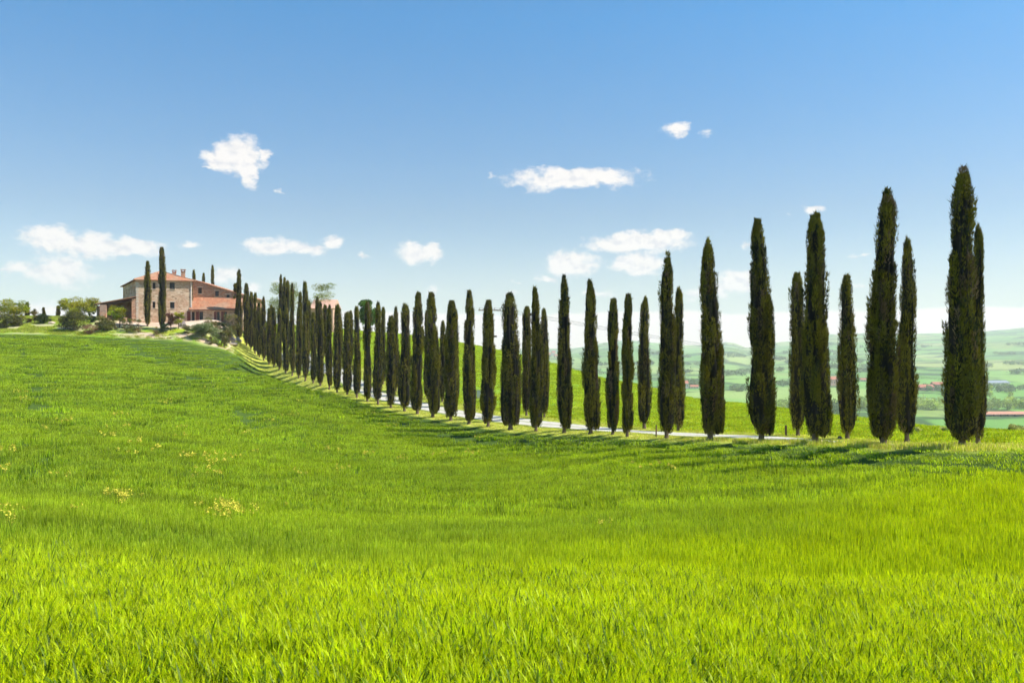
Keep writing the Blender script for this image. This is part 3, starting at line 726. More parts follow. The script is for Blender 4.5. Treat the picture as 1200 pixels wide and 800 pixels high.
sh = [(3+k*4.6, 4+k*4.6, EA-2.6, EA-1.0) for k in range(5)]; shd = [(2.6, 4.0, ZG+.2, ZG+2.7), (7., 8.4, ZG+.2, ZG+2.7)]
facade(w, D_, A_, Z0, (EA, EA), [(24.5-b, 24.5-a, c, d_) for a, b, c, d_ in sh+shd])
facade(w, B_, C_, Z0, (EA, EA), []); facade(w, C_, D_, Z0, (EA, EA), [])
w.build('stone_wall', STONE, house)
for h_ in fh: window(house, A_, B_, h_)
for a, b, c, d_ in sh: window(house, D_, A_, (24.5-b, 24.5-a, c, d_))
for a, b, c, d_ in shd: window(house, D_, A_, (24.5-b, 24.5-a, c, d_), 'door')
# quoins and a pale downpipe at the right corner
qn = MB()
for k in range(14):
    z_ = ZG-.3+k*.64
    qn.box((*(A_+e1*.2-np.array([-e1[1], e1[0]])*.005), z_), .42+.14*(k % 2), .05, .5, (*e1, 0), (-e1[1], e1[0], 0))
qn.build('quoin', PALE, house)
dp = MB(); o_ = B_-e1*.25-np.array([-e1[1], e1[0]])*.09
dp.tube([(*o_, ZG-.6), (*o_, EA-.15)], .07, 8); dp.build('downpipe', WHITE, house)
# hipped roof
ov = .55
fc = (A_+B_+C_+D_)/4
def out(p): dd = p-fc; return p+unit(e1*np.sign(dd@e1))*ov+unit(e2*np.sign(dd@e2-(dd@e1)*0))*ov
ao, bo, co, do = A_-e1*ov-e2*ov, B_+e1*ov-e2*ov, C_+e1*ov+e2*ov, D_-e1*ov+e2*ov
r1 = (A_+B_)/2+e2*5.4; r2 = (C_+D_)/2-e2*5.4; RZ = EA+2.45
def slab(mb, pts, th=.18):
    pts = [np.array(p, float) for p in pts]; n = np.cross(pts[1]-pts[0], pts[2]-pts[0]); n /= np.linalg.norm(n); n = n if n[2] > 0 else -n
    dn = [p-np.array([0, 0, th]) for p in pts]; k = len(pts)
    mb.face(pts); mb.face(dn[::-1])
    for i in range(k): j = (i+1) % k; mb.face([pts[i], dn[i], dn[j], pts[j]])
rf = MB(); E1_ = EA+.12
slab(rf, [v3(ao, E1_), v3(bo, E1_), v3(r1, RZ)]); slab(rf, [v3(bo, E1_), v3(co, E1_), v3(r2, RZ), v3(r1, RZ)])
slab(rf, [v3(co, E1_), v3(do, E1_), v3(r2, RZ)]); slab(rf, [v3(do, E1_), v3(ao, E1_), v3(r1, RZ), v3(r2, RZ)])
roof = rf.build('roof', TILE, house)
rd = MB()
for a, b in (((*ao, E1_), (*r1, RZ)), ((*bo, E1_), (*r1, RZ)), ((*r1, RZ), (*r2, RZ))): rd.tube([a, b], .13, 6)
rd.build('ridge_tiles', TILE, roof)
def chimney(p, z0, z1, wd):
    c = MB(); c.box((*p, (z0+z1)/2), wd, wd, z1-z0, (*e1, 0), (-e1[1], e1[0], 0)); o = c.build('chimney', BRICK, roof)
    c = MB(); c.box((*p, z1+.06), wd+.2, wd+.2, .12, (*e1, 0), (-e1[1], e1[0], 0))
    for a in (-1, 1):
        for b in (-1, 1): c.box((*(p+e1*a*wd*.38+np.array([-e1[1], e1[0]])*b*wd*.38), z1+.26), wd*.16, wd*.16, .28, (*e1, 0), (-e1[1], e1[0], 0))
    c.box((*p, z1+.47), wd+.28, wd+.28, .13, (*e1, 0), (-e1[1], e1[0], 0)); c.build('chimney_cap', TILE, o)
pc = A_+e1*9.7+e2*2.6; chimney(pc, EA+.3, CZ+(CY-318.5)/F*pc[1], .85)
pc = A_+e1*8.9+e2*9.; chimney(pc, EA+.6, CZ+(CY-319.3)/F*pc[1], .75)
# gable-ended brick wing, its roof falling to the right
n1 = np.array([-e1[1], e1[0]])
W0 = B_+n1*3.2; ew = np.array([.995, .10]); W1 = W0+ew*11.6; nw = np.array([-ew[1], ew[0]])
zt0 = zpy(W0, ew, 0, 327.8); zt1 = zpy(W0, ew, 11.6, 347.5)
gh = [hole(W0, ew, 232.2, 236.4, 336.8, 344), hole(W0, ew, 252, 256.3, 340.8, 347.2), hole(W0, ew, 265.2, 269, 345.2, 349.2)]
w = MB(); facade(w, W0, W1, Z0, (zt0, zt1), gh)
facade(w, W1, W1+nw*16, Z0, (zt1, zt1), []); facade(w, W1+nw*16, W0+nw*16, Z0, (zt1, zt0), []); facade(w, W0+nw*16, W0, Z0, (zt0, zt0), [])
w.build('brick_wall', BRICK, house)
for h_ in gh: window(house, W0, W1, h_)
rf = MB(); sl = (zt1-zt0)/11.6
a0, a1 = W0-nw*.35-ew*.2, W1-nw*.35+ew*.6
slab(rf, [v3(a0, zt0+.2), v3(a1, zt1+.2+sl*.6), v3(a1+nw*16.8, zt1+.2+sl*.6), v3(a0+nw*16.8, zt0+.2)], .16)
rf.build('wing_roof', TILE, house)
# lean-to along the gable wall
Lf = 3.4; P0 = W0-nw*Lf+ew*.25; P1 = W1-nw*Lf
zl = zpy(P0, ew, 5, 361.8); zh = zl+1.75+.9
rf = MB(); slab(rf, [v3(P0-nw*.45, zl-.15), v3(P1-nw*.45, zl-.15), v3(W1-nw*.01, zh), v3(W0+ew*.25-nw*.01, zh)], .14)
lr = rf.build('lean_to_roof', TILE, house)
dh = []
for x0, x1 in ((223.6, 228.2), (233.5, 238), (254, 257.4), (262.5, 266)):
    h_ = hole(P0, ew, x0, x1, 365, 375.5); dh.append((h_[0], h_[1], ZG-.2, h_[3]))
w = MB(); facade(w, P0, P1, Z0, (zl-.32, zl-.32), dh, .3); facade(w, P1, W1-nw*.02, Z0, (zl-.32, zl+.6), []); facade(w, W0+ew*.25-nw*.02, P0, Z0, (zl+.6, zl-.32), [])
w.build('lean_to_wall', STONE, house)
for h_ in dh:
    o = window(house, P0, P1, h_, 'door')
    for sg in (-1,):
        s = MB(); sw = (h_[1]-h_[0])*.85; cc = P0+ew*(h_[0]-sw/2-.04)-nw*.06
        s.box((*cc, (h_[2]+h_[3])/2), sw, .06, h_[3]-h_[2], (*ew, 0), (*nw, 0))
        for q in range(3): s.box((*(cc-nw*.045), h_[2]+(h_[3]-h_[2])*(.15+.33*q)), sw*.94, .03, .09, (*ew, 0), (*nw, 0))
        s.build('shutter', WOODR, o)
gt = MB(); gt.tube([(*(P0-nw*.55), zl-.26), (*(P1-nw*.55), zl-.26)], .07, 6); gt.build('gutter', WOODR, lr)
# porch on the left
pe = -e1; n_in = np.array([-e1[1], e1[0]])
p_w = 7.1; dpth = 8.5; zf_ = ZG+.75
Q0 = A_+n_in*.1; Q1 = Q0+pe*p_w
zl_, zr_ = zpy(Q1, e1, 0, 355.2), zpy(Q0, e1, 0, 347)
rf = MB()
q1o = Q1+pe*.5
back0 = Q0+e2*dpth
slab(rf, [v3(q1o-n_in*.4, zl_-.05), v3(Q0-n_in*.4-e1*.02, zr_), v3(back0-e1*.02, zr_), v3(back0+pe*(p_w+.5), zl_-.05)], .16)
pr = rf.build('porch_roof', TILE, house)
def pillar(p, z1, wd=.95):
    s = MB(); s.box((*p, (Z0+z1)/2), wd, wd, z1-Z0, (*e1, 0), (*n_in, 0)); s.build('porch_pillar', BRICK, house)
pillar(Q1+e1*.75+n_in*.3, zl_-.32, 1.25); pillar(Q1+e1*.75+e2*dpth*.92, zl_-.32, 1.05); pillar(Q0-e1*.5+n_in*.3, zr_-.55, .8)
bmh = MB(); c0, c1 = Q1+e1*.1+n_in*.3, Q0-e1*.1+n_in*.3
slab(bmh, [v3(c0-n_in*.15, zl_-.2), v3(c1-n_in*.15, zr_-.2), v3(c1+n_in*.15, zr_-.2), v3(c0+n_in*.15, zl_-.2)], .62)
bmh.build('beam', DARKW, house)
bw = MB(); g0, g1 = Q0+e2*dpth*.95-e1*6.4, Q0+e2*dpth*.95-e1*.05; sl2 = (zr_-zl_)/p_w
bw.hexa([v3(g0-n_in*.15, Z0), v3(g1-n_in*.15, Z0), v3(g1+n_in*.15, Z0), v3(g0+n_in*.15, Z0)], [v3(g0-n_in*.15, zr_-sl2*6.4-.4), v3(g1-n_in*.15, zr_-.25), v3(g1+n_in*.15, zr_-.25), v3(g0+n_in*.15, zr_-sl2*6.4-.4)]); bw.build('added_porch_backing', BRICK, house)  # wall added behind the open porch so its inside reads dark
lw = MB(); lw.box((*(Q0-e1*4.2+n_in*.3), ZG+.25), 4.8, .3, .9, (*e1, 0), (*n_in, 0)); lw.build('low_wall', BRICK, house)
MB.build = _orig_build

def small_house(name, px, py, w, hgt, label, wallc, roofc, depth=8, roofh=.45, group=None, rot=0., cat='house', y0=200, posts=0, win=3):
    q = hit(px, py, y0); Y = q[1]; W = w/F*Y; Hh = hgt/F*Y; t = tag(empty(name, q, rot), label, cat, group)
    wh = Hh*(1-roofh); dd = depth
    w_ = MB(); w_.box((0, dd/2, wh/2-1), W, dd, wh+2); w_.build('wall', wallc, t)
    r = MB(); ov_ = .04*W
    b = [(-W/2-ov_, -.5, wh), (W/2+ov_, -.5, wh), (W/2+ov_, dd+.5, wh), (-W/2-ov_, dd+.5, wh)]; tp = [(-W/2-ov_, dd/2-.1, Hh), (W/2+ov_, dd/2-.1, Hh), (W/2+ov_, dd/2+.1, Hh), (-W/2-ov_, dd/2+.1, Hh)]
    r.hexa([(x, y, z+.01) for x, y, z in b], tp); r.build('roof', roofc, t)
    for k in range(win):
        x = -W/2+W*(k+.5)/win; s = MB(); s.box((x, -.03, wh*.55), W/win*.28, .06, wh*.32); s.build('window', GLASS, t)
    return t
PINKW = simple('pink_plaster', (.58, .36, .26), .9, .1, .15); CREAM = simple('cream_plaster', (.66, .56, .46), .9, .1, .1); REDR = simple('red_roof', (.45, .17, .11), .9, .1, .2, .6)
GREYR = simple('grey_roof', (.26, .29, .33), .6, .3, .1, .3)
small_house('barn', 377, 388, 26, 38, 'pinkish brick barn half hidden behind the cypress row', PINKW, PINKW, 9, .3, y0=190, cat='barn')
GV = 'houses and sheds down in the valley'
small_house('valley_house', 1085, 457.5, 20, 7, 'long red-roofed building in the valley left of the tallest cypress', PINKW, REDR, 14, .45, GV, .05)
small_house('valley_house', 1102, 456, 14, 8.5, 'taller red-brick building in the valley touching the tallest cypress', PINKW, REDR, 14, .35, GV, -.1)
small_house('greenhouse', 1168, 451, 31, 5, 'long pale grey-roofed shed in the valley at far right', CREAM, GREYR, 25, .5, GV, .02, 'shed', win=6)
small_house('valley_house', 978, 452, 10, 11, 'pink valley house with white lower wall beside the lone back cypress', PINKW, REDR, 12, .3, GV, .2)
small_house('valley_house', 1013, 447, 8, 4, 'small pale house in the valley left of the second front cypress', CREAM, REDR, 10, .45, GV, -.2)
small_house('valley_house', 803, 455, 8, 9, 'pale pink house in the valley between the slim cypresses', CREAM, REDR, 10, .35, GV, .1)
small_house('valley_house', 814, 455, 9, 4, 'low red-roofed shed beside the pale pink valley house', CREAM, REDR, 10, .5, GV, -.1)
for k, (px, py, w, hh) in enumerate(((643, 418, 5, 5), (649, 417, 4, 6), (653, 419, 5, 4))):
    small_house('village_house', px, py, w, hh, ['leftmost', 'middle, taller', 'rightmost'][k]+' pale house of the hillside village seen between cypresses', CREAM, REDR, 14, .4, 'hillside village houses', .2*k, y0=500, win=2)
# long open farm shed
q = hit(1180, 488, 200); Y = q[1]; ps = F/Y
shed = tag(empty('farm_shed', q, .03), 'long low open-sided farm shed with a pale red roof', 'shed')
Wd = 70/ps; s = MB(); e0 = 4.5/ps
s.hexa([(-Wd*.36, 0, e0*.62), (Wd*.64, 0, e0*.62), (Wd*.64, 10, e0*.62), (-Wd*.36, 10, e0*.62)], [(-Wd*.36, 4.6, e0*1.25), (Wd*.64, 4.6, e0*1.25), (Wd*.64, 5.4, e0*1.25), (-Wd*.36, 5.4, e0*1.25)])
s.build('roof', simple('faded_red_roof', (.55, .26, .18), .9, .1, .12, .3), shed)
for k in range(9):
    s = MB(); s.box((-Wd*.34+k*Wd*.12, .3, e0*.31-.5), .7, .5, e0*.62+.98); s.build('post', DARKW, shed)
s = MB(); s.box((Wd*.14, 9.7, e0*.31-.5), Wd*.98, .3, e0*.62+.98); s.build('back_wall', CREAM, shed)

# ------------------------------------------------------------------ posts, sign, stone, power line
POST = simple('weathered_wood', (.16, .10, .07), .9, .1, .3)
def post(px, py, hgt, w, label, Y):
    x = (px-CX)/F*Y; z = h1(x, Y); Hh = hgt/F*Y; W = w/F*Y
    m = MB(); m.tube([(0, 0, -.3), (0, 0, Hh*.9), (0, 0, Hh*.97), (0, 0, Hh)], [W/2, W/2, W/2*.9, W/2*.55], 10)
    return tag(m.build('wooden_post', POST, None, False, (x, Y, z)), label, 'post', 'wooden posts along the drive')
def Yat(px, k): return float(on_curve(offset(k), px)[1])
post(769, 514, 15, 1.6, 'thin wooden post at the near drive edge left of a slim cypress', Yat(769, .8))
post(921, 511, 13, 2.6, 'thick wooden post on the far side of the drive between cypresses', Yat(921, 7))
x, Y = on_curve(offset(7.5), 984); Y = float(Y); x = float(x)
import bmesh
bm = bmesh.new(); bmesh.ops.create_icosphere(bm, subdivisions=2, radius=.14); me = bpy.data.meshes.new('marker_stone')
for v in bm.verts: v.co.z *= 1.2; v.co.x *= 1+.3*float(noise(v.co.x*9, v.co.y*9, v.co.z*9, 5))
bm.to_mesh(me); bm.free(); me.materials.append(simple('dark_stone', (.12, .11, .10)))
tag(link('marker_stone', me, None, (x, Y, h1(x, Y)+.1)), 'small dark stone on the far drive verge by the lone back cypress', 'stone')
# pale meter cabinet beyond the drive
q = hit(561, 466.5, 96); z = h1(q[0], q[1]); m = MB()
cab = tag(empty('utility_cabinet', (q[0], q[1], z)), 'small pale grey cabinet standing in the meadow beyond the drive', 'cabinet')
m.box((0, 0, .62), .55, .3, 1.05); m.build('body', simple('grey_box', (.55, .56, .58), .5, .3, .05), cab)
m = MB(); m.box((0, 0, 1.17), .63, .38, .05); m.build('lid', simple('grey_lid', (.42, .43, .45), .5, .3, .05), cab)
m = MB(); m.box((0, 0, 0), .6, .35, .18); m.build('plinth', PALE, cab)
m = MB(); m.box((0, -.158, .62), .46, .015, .9); m.build('door', simple('grey_door', (.60, .61, .63), .5, .3, .05), cab)
# pole
Yp_ = 118.; xp = (573.5-CX)/F*Yp_; zp = h1(xp, Yp_); topz = CZ+(CY-360)/F*Yp_; Hp = topz-zp
pole = tag(empty('power_pole', (xp, Yp_, zp)), 'power pole behind a front-row cypress, crossarm showing beside its tip', 'power pole')
m = MB(); m.tube([(0, 0, -.5), (0, 0, Hp)], [.17, .11], 10); m.build('pole', POST, pole)
m = MB(); m.box((.05, -.15, Hp-.45), 3.4, .12, .14, (.97, .24, 0), (-.24, .97, 0)); m.build('crossarm', POST, pole)
ins = []
for k in (-1.55, -.6, .75, 1.6):
    m = MB(); c = np.array([.05+k*.97, -.15+k*.24, Hp-.36]); m.tube([c, c+[0, 0, .12], c+[0, 0, .16], c+[0, 0, .3]], [.04, .07, .09, .04], 8); m.build('insulator', simple('porcelain', (.35, .33, .32), .3, .5), pole); ins.append(c+[0, 0, .3])
m = MB(); m.box((.75, -.1, Hp-4.3), .7, .3, .25); m.tube([(0, 0, Hp-4.3), (.6, -.05, Hp-4.3)], .05, 6); m.build('bracket', DARKW, pole)
m = MB(); far_ = np.array([190., 235., -14.])-np.array([xp, Yp_, zp])
for c in ins:
    pts = [c+(far_+(c-ins[0])-c)*t+np.array([0, 0, -10*t*(1-t)]) for t in np.linspace(0, 1, 40)]; m.tube(pts, .014, 4)
m.build('wire', simple('wire', (.12, .12, .13)), pole)

# ------------------------------------------------------------------ far trees
def tree_cloud(places, key, seed, name, label, leaf=1.0, nper=90, cat='woods'):
    r_ = np.random.default_rng(seed); Pb = []; C = []
    for (x, y, z, w, h) in places:
        m = nper; v = unit(r_.normal(size=(m, 3)))*(.45+.55*r_.random((m, 1)))
        lob = 1+.25*np.sin(v[:, :1]*4+x)+.2*np.sin(v[:, 1:2]*5+y)
        Pb.append(v*lob*np.array([w/2, w/2, h*.48])+np.array([x, y, z+h*.52]))
        c = np.array(GR[key][int(r_.random()*len(GR[key]))])*(.7+.6*r_.random()); C.append(np.tile(c, (m, 1)))
    Pb = np.concatenate(Pb); C = np.concatenate(C)*(.65+.7*r_.random((len(Pb), 1)))
    Dv = unit(r_.normal(size=Pb.shape)+[0, 0, .6])*leaf*(.6+.8*r_.random((len(Pb), 1))); S = unit(np.cross(Dv, r_.normal(size=Pb.shape)))*leaf*.45
    V, Fq = kites(Pb, Dv, S, .5)
    return tag(link(name, np_mesh(name, V, Fq, np.repeat(C, 4, 0), LEAF)), label, cat, kind='stuff')
def scatter(n, pxr, pyr, wr, hr, seed):
    r_ = np.random.default_rng(seed); out_ = []
    for k in range(n):
        q = hit(pxr[0]+(pxr[1]-pxr[0])*r_.random(), pyr[0]+(pyr[1]-pyr[0])*r_.random(), 260)
        h = hr[0]+(hr[1]-hr[0])*r_.random(); out_.append((*q, (wr[0]+(wr[1]-wr[0])*r_.random()), h))
    return out_
pl = scatter(230, (925, 1290), (476, 481), (5, 10), (6, 13), 1)+scatter(40, (880, 960), (474, 479), (6, 10), (5, 9), 2)
tree_cloud(pl, 'poplar', 5, 'treeline', 'band of pale spring-green trees crossing the valley floor', 1.5, 110)
pl = scatter(90, (1105, 1290), (455, 461), (7, 12), (6, 11), 3)+scatter(16, (1068, 1112), (455, 459), (7, 11), (6, 9), 4)+scatter(22, (804, 818), (448, 453), (9, 13), (7, 10), 6)+scatter(16, (858, 876), (456, 459), (9, 13), (6, 9), 7)+scatter(14, (912, 926), (450, 453), (9, 13), (6, 9), 8)+scatter(14, (1003, 1020), (470, 476), (5, 9), (5, 9), 9)+scatter(12, (970, 984), (480, 487), (6, 9), (7, 12), 10)
tree_cloud(pl, 'wood', 8, 'woods', 'dark groves beside the valley farm buildings', 1.8, 90)
pl = []
for k in range(60):
    r_ = random.Random(k); a, b, c_, d_ = r_.uniform(640, 1230), r_.uniform(398, 440), r_.uniform(6, 40), r_.uniform(.3, 1.5)
    pl += scatter(int(4+c_*.4), (a, a+c_), (b, b+d_), (12, 22), (7, 12), 100+k)
tree_cloud(pl, 'wood', 9, 'hedgerows', 'hedgerows and copses dotted over the far hills', 3.2, 40)
for k, (px, py, w, h, lab) in enumerate(((1160, 468, 9, 18, 'pale round tree standing in the valley behind the farm shed'), (1184, 472, 8, 13, 'green tree on the valley floor above the long shed'), (1147, 470, 7, 12, 'small valley tree just right of the tallest cypress'), (948, 476, 9, 14, 'valley tree between the third and fourth front cypresses'))):
    q = hit(px, py, 260); ps = q[1]/F; t = tag(empty('valley_tree', q), lab, 'tree', 'single trees on the valley floor')
    link('crown', crown_mesh('valley_tree_crown', 900+k, w*ps, h*ps*.8, h*ps*.2, GR['poplar'], 700, 1.3, 10, .4), t); limbs(k, w*ps, h*ps*.8, h*ps*.2, .25).build('trunk', BARK, t, True)
for k, (px, py, w, h, lab) in enumerate(((1188, 508, 17, 11, 'pale cream-flowered shrub at the meadow crest far right'), (1200, 508, 12, 8, 'small pale shrub at the right edge of the picture'), (1107, 505, 8, 3.5, 'low pale flowering shrub just left of the tallest cypress'), (1076, 504, 6, 3, 'low pale shrub just right of the broad back cypress'))):
    x, Y = (px-CX)/F*64., 64.; z = h1(x, Y); W = w/F*Y; Hh = CZ+(CY-(py-h))/F*Y-z
    t = tag(empty('flowering_shrub', (x, Y, z)), lab, 'shrub', 'pale shrubs along the meadow crest')
    link('foliage', crown_mesh('shrub_foliage', 950+k, W, max(Hh, .4), 0, [(.40, .42, .20), (.50, .50, .28), (.22, .30, .08)], 1400, .09, 10, .4), t)

# ------------------------------------------------------------------ barley and grass
def crop_mat():
    m, t = nt('barley'); g = N(t, 'ShaderNodeNewGeometry'); pos = (g, 'Position')
    a = N(t, 'ShaderNodeAttribute', attribute_name='Col'); oi = N(t, 'ShaderNodeObjectInfo')
    sx = N(t, 'ShaderNodeSeparateXYZ'); L(t, g, 'Position', sx, 0)
    # riper yellow-green stand on the nearer rise, greener in the hollow
    nn = tnoise(t, .16, 4, .6, pos)
    bnd = math_(t, 'ADD', math_(t, 'MULTIPLY', math_(t, 'MAXIMUM', (sx, 0), -4.), .85), 17.)
    dd = math_(t, 'SUBTRACT', (sx, 1), math_(t, 'ADD', bnd, math_(t, 'MULTIPLY', math_(t, 'SUBTRACT', nn, .5), 16.)))
    ripe = maprange(t, dd, -5., 7., 1., 0.)
    stripes = maprange(t, tnoise(t, .22, 4, .55, pos, (.35, 1.3, .2, -.12)), .36, .64)
    tint = mixc(t, stripes, (1.48, 1.26, .62), (1.95, 1.58, .60))
    tint = mixc(t, ripe, tint, mixc(t, stripes, (1.75, 1.38, .16), (1.95, 1.50, .15)))
    ln_ = maprange(t, tnoise(t, .8, 3, .6, pos, (.10, 1.5, .1, .10)), .40, .52, .74, 1.)
    lc = N(t, 'ShaderNodeCombineColor'); [t.links.new(ln_[0].outputs[0], lc.inputs[i]) for i in range(3)]
    tint = mixc(t, math_(t, 'SUBTRACT', 1., ripe), tint, mixc(t, 1., tint, (lc, 0), 'MULTIPLY'))
    c = mixc(t, 1., (a, 'Color'), tint, 'MULTIPLY')
    k = maprange(t, (oi, 'Random'), 0, 1, .82, 1.18, False)
    cm = N(t, 'ShaderNodeCombineColor'); [t.links.new(k[0].outputs[0], cm.inputs[i]) for i in range(3)]
    c = mixc(t, 1., c, (cm, 0), 'MULTIPLY'); tc = mixc(t, 1., c, (1.35, 1.3, .3), 'MULTIPLY')
    finish(t, c, .5, .22, .48, tc); return m
CROP = crop_mat()
GRASS = foliage_mat('meadow_grass', .4, .6, .15, var=.25)
PROT = bpy.data.collections.new('tuft_kinds')      # kept out of the scene, used through instances only
def proto(name, V, Fs, C, mat):
    me = np_mesh(name, V, Fs, C, mat); o = bpy.data.objects.new(name, me); return o
def tuft_near(seed):
    r_ = np.random.default_rng(seed); m = 30; R = .24
    a = r_.random(m)*6.28; rr = np.sqrt(r_.random(m))*R; P0_ = np.stack([np.cos(a)*rr, np.sin(a)*rr, 0*a-.03], 1)
    hs = .40+.16*r_.random(m); lean = np.stack([r_.normal(.03, .05, m), r_.normal(0, .05, m), 0*a], 1)
    Vs = []; Fs = []; Cs = []; b = 0
    def add(V, Fq, c, k):
        nonlocal b
        Vs.append(V); Fs.append(Fq+b); b += len(V); Cs.append(np.repeat(c, k, 0))
    up = np.array([0, 0, 1.])
    def col(base, n, v=.3): return np.array(base)*(1-v+2*v*r_.random((n, 1)))
    # stems
    sd = unit(np.stack([np.cos(a*3), np.sin(a*3), 0*a], 1)); V, Fq = strips(P0_, up*hs[:, None]+lean, lean*.3, sd*.0022, 2, (1, .9, .7)); add(V, Fq, col((.20, .30, .05), m), 6)
    tip = P0_+up*hs[:, None]+lean*1.3
    # leaves
    for l in range(4):
        f = .12+.22*l+.1*r_.random(m); Pl = P0_+(tip-P0_)*f[:, None]; th = r_.random(m)*6.28; o = np.stack([np.cos(th), np.sin(th), 0*th], 1)
        ln = .12+.12*r_.random(m); Dv = (up*(.85+.3*r_.random((m, 1)))+o*.35)*ln[:, None]; bend = (o*.22-up*(.05+.35*r_.random((m, 1))))*ln[:, None]
        s = np.stack([-np.sin(th), np.cos(th), 0*th], 1)*(.0055+.005*r_.random(m))[:, None]
        V, Fq = strips(Pl, Dv, bend, s, 3, (.7, 1, .8, .05)); base = np.where(r_.random((m, 1)) < .42, [[.060, .135, .035]], [[.24, .38, .04]])
        add(V, Fq, base*(.75+.5*r_.random((m, 1))), 8)
    # heads with awns
    hd = r_.random(m) < .75; Ph = tip[hd]; n = len(Ph); dv = unit(up+lean[hd]*3+r_.normal(0, .12, (n, 3)))
    for q in range(2):
        th = r_.random(n)*6.28; s = np.stack([np.cos(th), np.sin(th), 0*th], 1)*.006; V, Fq = kites(Ph-dv*.02, dv*.085, s, .45); add(V, Fq, col((.30, .48, .05), n), 4)
    for q in range(6):
        th = r_.random(n)*6.28; o = np.stack([np.cos(th), np.sin(th), 0*th], 1); D = unit(dv+o*.20)*(.09+.05*r_.random((n, 1)))
        V, Fq = kites(Ph+dv*(.01+.05*r_.random((n, 1))), D, np.cross(o, up)*.0013, .2); add(V, Fq, col((.40, .56, .07), n, .2), 4)
    return proto('barley_tuft', np.concatenate(Vs), np.concatenate(Fs), np.concatenate(Cs), CROP)
def tuft_mid(seed, R, m, wd, hmin, hmax, mat, cols, head=True):
    r_ = np.random.default_rng(seed); a = r_.random(m)*6.28; rr = np.sqrt(r_.random(m))*R
    P0_ = np.stack([np.cos(a)*rr, np.sin(a)*rr, 0*a-.03], 1); hs = hmin+(hmax-hmin)*r_.random(m); up = np.array([0, 0, 1.])
    th = r_.random(m)*6.28; o = np.stack([np.cos(th), np.sin(th), 0*th], 1); s = np.stack([-np.sin(th), np.cos(th), 0*th], 1)*wd
    D = up*hs[:, None]+o*(.25*hs*r_.random(m))[:, None]; V, Fq = kites(P0_, D, s*(.6+.8*r_.random((m, 1))), .6, o*.03)
    c = np.array([cols[int(x*len(cols))] for x in r_.random(m)])*(.7+.6*r_.random((m, 1)))
    Vs, Fs, Cs = [V], [Fq], [np.repeat(c, 4, 0)]
    if head:
        V, Fq = kites(P0_+D*.85, up*(.13*np.ones((m, 1)))+o*.03, s*.5, .4); Vs.append(V); Fs.append(Fq+len(Vs[0])); Cs.append(np.repeat(np.tile([[.27, .40, .06]], (m, 1))*(.8+.4*r_.random((m, 1))), 4, 0))
    return proto('barley_tuft', np.concatenate(Vs), np.concatenate(Fs), np.concatenate(Cs), mat)
def instancer(name, pts, rz, scl, protos, label, cat):
    coll = bpy.data.collections.new(name+'_kinds')
    for k, p in enumerate(protos): p.name = '%s_%02d' % (p.name.split('.')[0], k); coll.objects.link(p)
    me = bpy.data.meshes.new(name); me.vertices.add(len(pts)); me.vertices.foreach_set('co', np.asarray(pts, np.float32).ravel())
    def attr(nm, ty, dat, key='value'):
        a = me.attributes.new(nm, ty, 'POINT'); a.data.foreach_set(key, dat)
    r3 = np.zeros((len(pts), 3), np.float32); r3[:, 2] = rz; attr('rot', 'FLOAT_VECTOR', r3.ravel(), 'vector')
    attr('scl', 'FLOAT_VECTOR', np.asarray(scl, np.float32).ravel(), 'vector'); attr('idx', 'INT', rng.integers(0, len(protos), len(pts)).astype(np.int32)); me.update()
    o = link(name, me)
    ng = bpy.data.node_groups.new(name, 'GeometryNodeTree')
    ng.interface.new_socket('Geometry', in_out='INPUT', socket_type='NodeSocketGeometry'); ng.interface.new_socket('Geometry', in_out='OUTPUT', socket_type='NodeSocketGeometry')
    gi = ng.nodes.new('NodeGroupInput'); go = ng.nodes.new('NodeGroupOutput'); ip = ng.nodes.new('GeometryNodeInstanceOnPoints'); ci = ng.nodes.new('GeometryNodeCollectionInfo')
    ci.inputs['Collection'].default_value = coll; ci.inputs['Separate Children'].default_value = True; ci.inputs['Reset Children'].default_value = True
    ip.inputs['Pick Instance'].default_value = True
    for nm, ty, sk in (('rot', 'FLOAT_VECTOR', 'Rotation'), ('scl', 'FLOAT_VECTOR', 'Scale'), ('idx', 'INT', 'Instance Index')):
        na_ = ng.nodes.new('GeometryNodeInputNamedAttribute'); na_.data_type = ty; na_.inputs['Name'].default_value = nm; ng.links.new(na_.outputs['Attribute'], ip.inputs[sk])
    ng.links.new(gi.outputs[0], ip.inputs['Points']); ng.links.new(ci.outputs[0], ip.inputs['Instance']); ng.links.new(ip.outputs[0], go.inputs[0])
    md = o.modifiers.new('tufts', 'NODES'); md.node_group = ng
    return tag(o, label, cat, kind='stuff')
def grid_pts(ymin, ymax, sp, umax=.74, margin=2.):
    xs = np.arange(-umax*ymax-margin, umax*ymax+margin, sp); ys = np.arange(ymin, ymax, sp); X, Y = np.meshgrid(xs, ys)
    X = X.ravel()+rng.uniform(-.5, .5, X.size)*sp; Y = Y.ravel()+rng.uniform(-.5, .5, Y.size)*sp
    k = np.abs(X) < umax*Y+margin; return X[k], Y[k]
near_p = [tuft_near(700+k) for k in range(6)]
BC = [(.13, .25, .035), (.19, .33, .045), (.26, .40, .05), (.09, .19, .035)]
mid_p = [tuft_mid(720+k, .42, 110, .010, .28, .50, CROP, BC) for k in range(5)]
mid2_p = [tuft_mid(740+k, .8, 150, .020, .28, .48, CROP, BC) for k in range(5)]
far_p = [tuft_mid(760+k, 1.5, 190, .042, .26, .44, CROP, BC) for k in range(4)]
sets = []
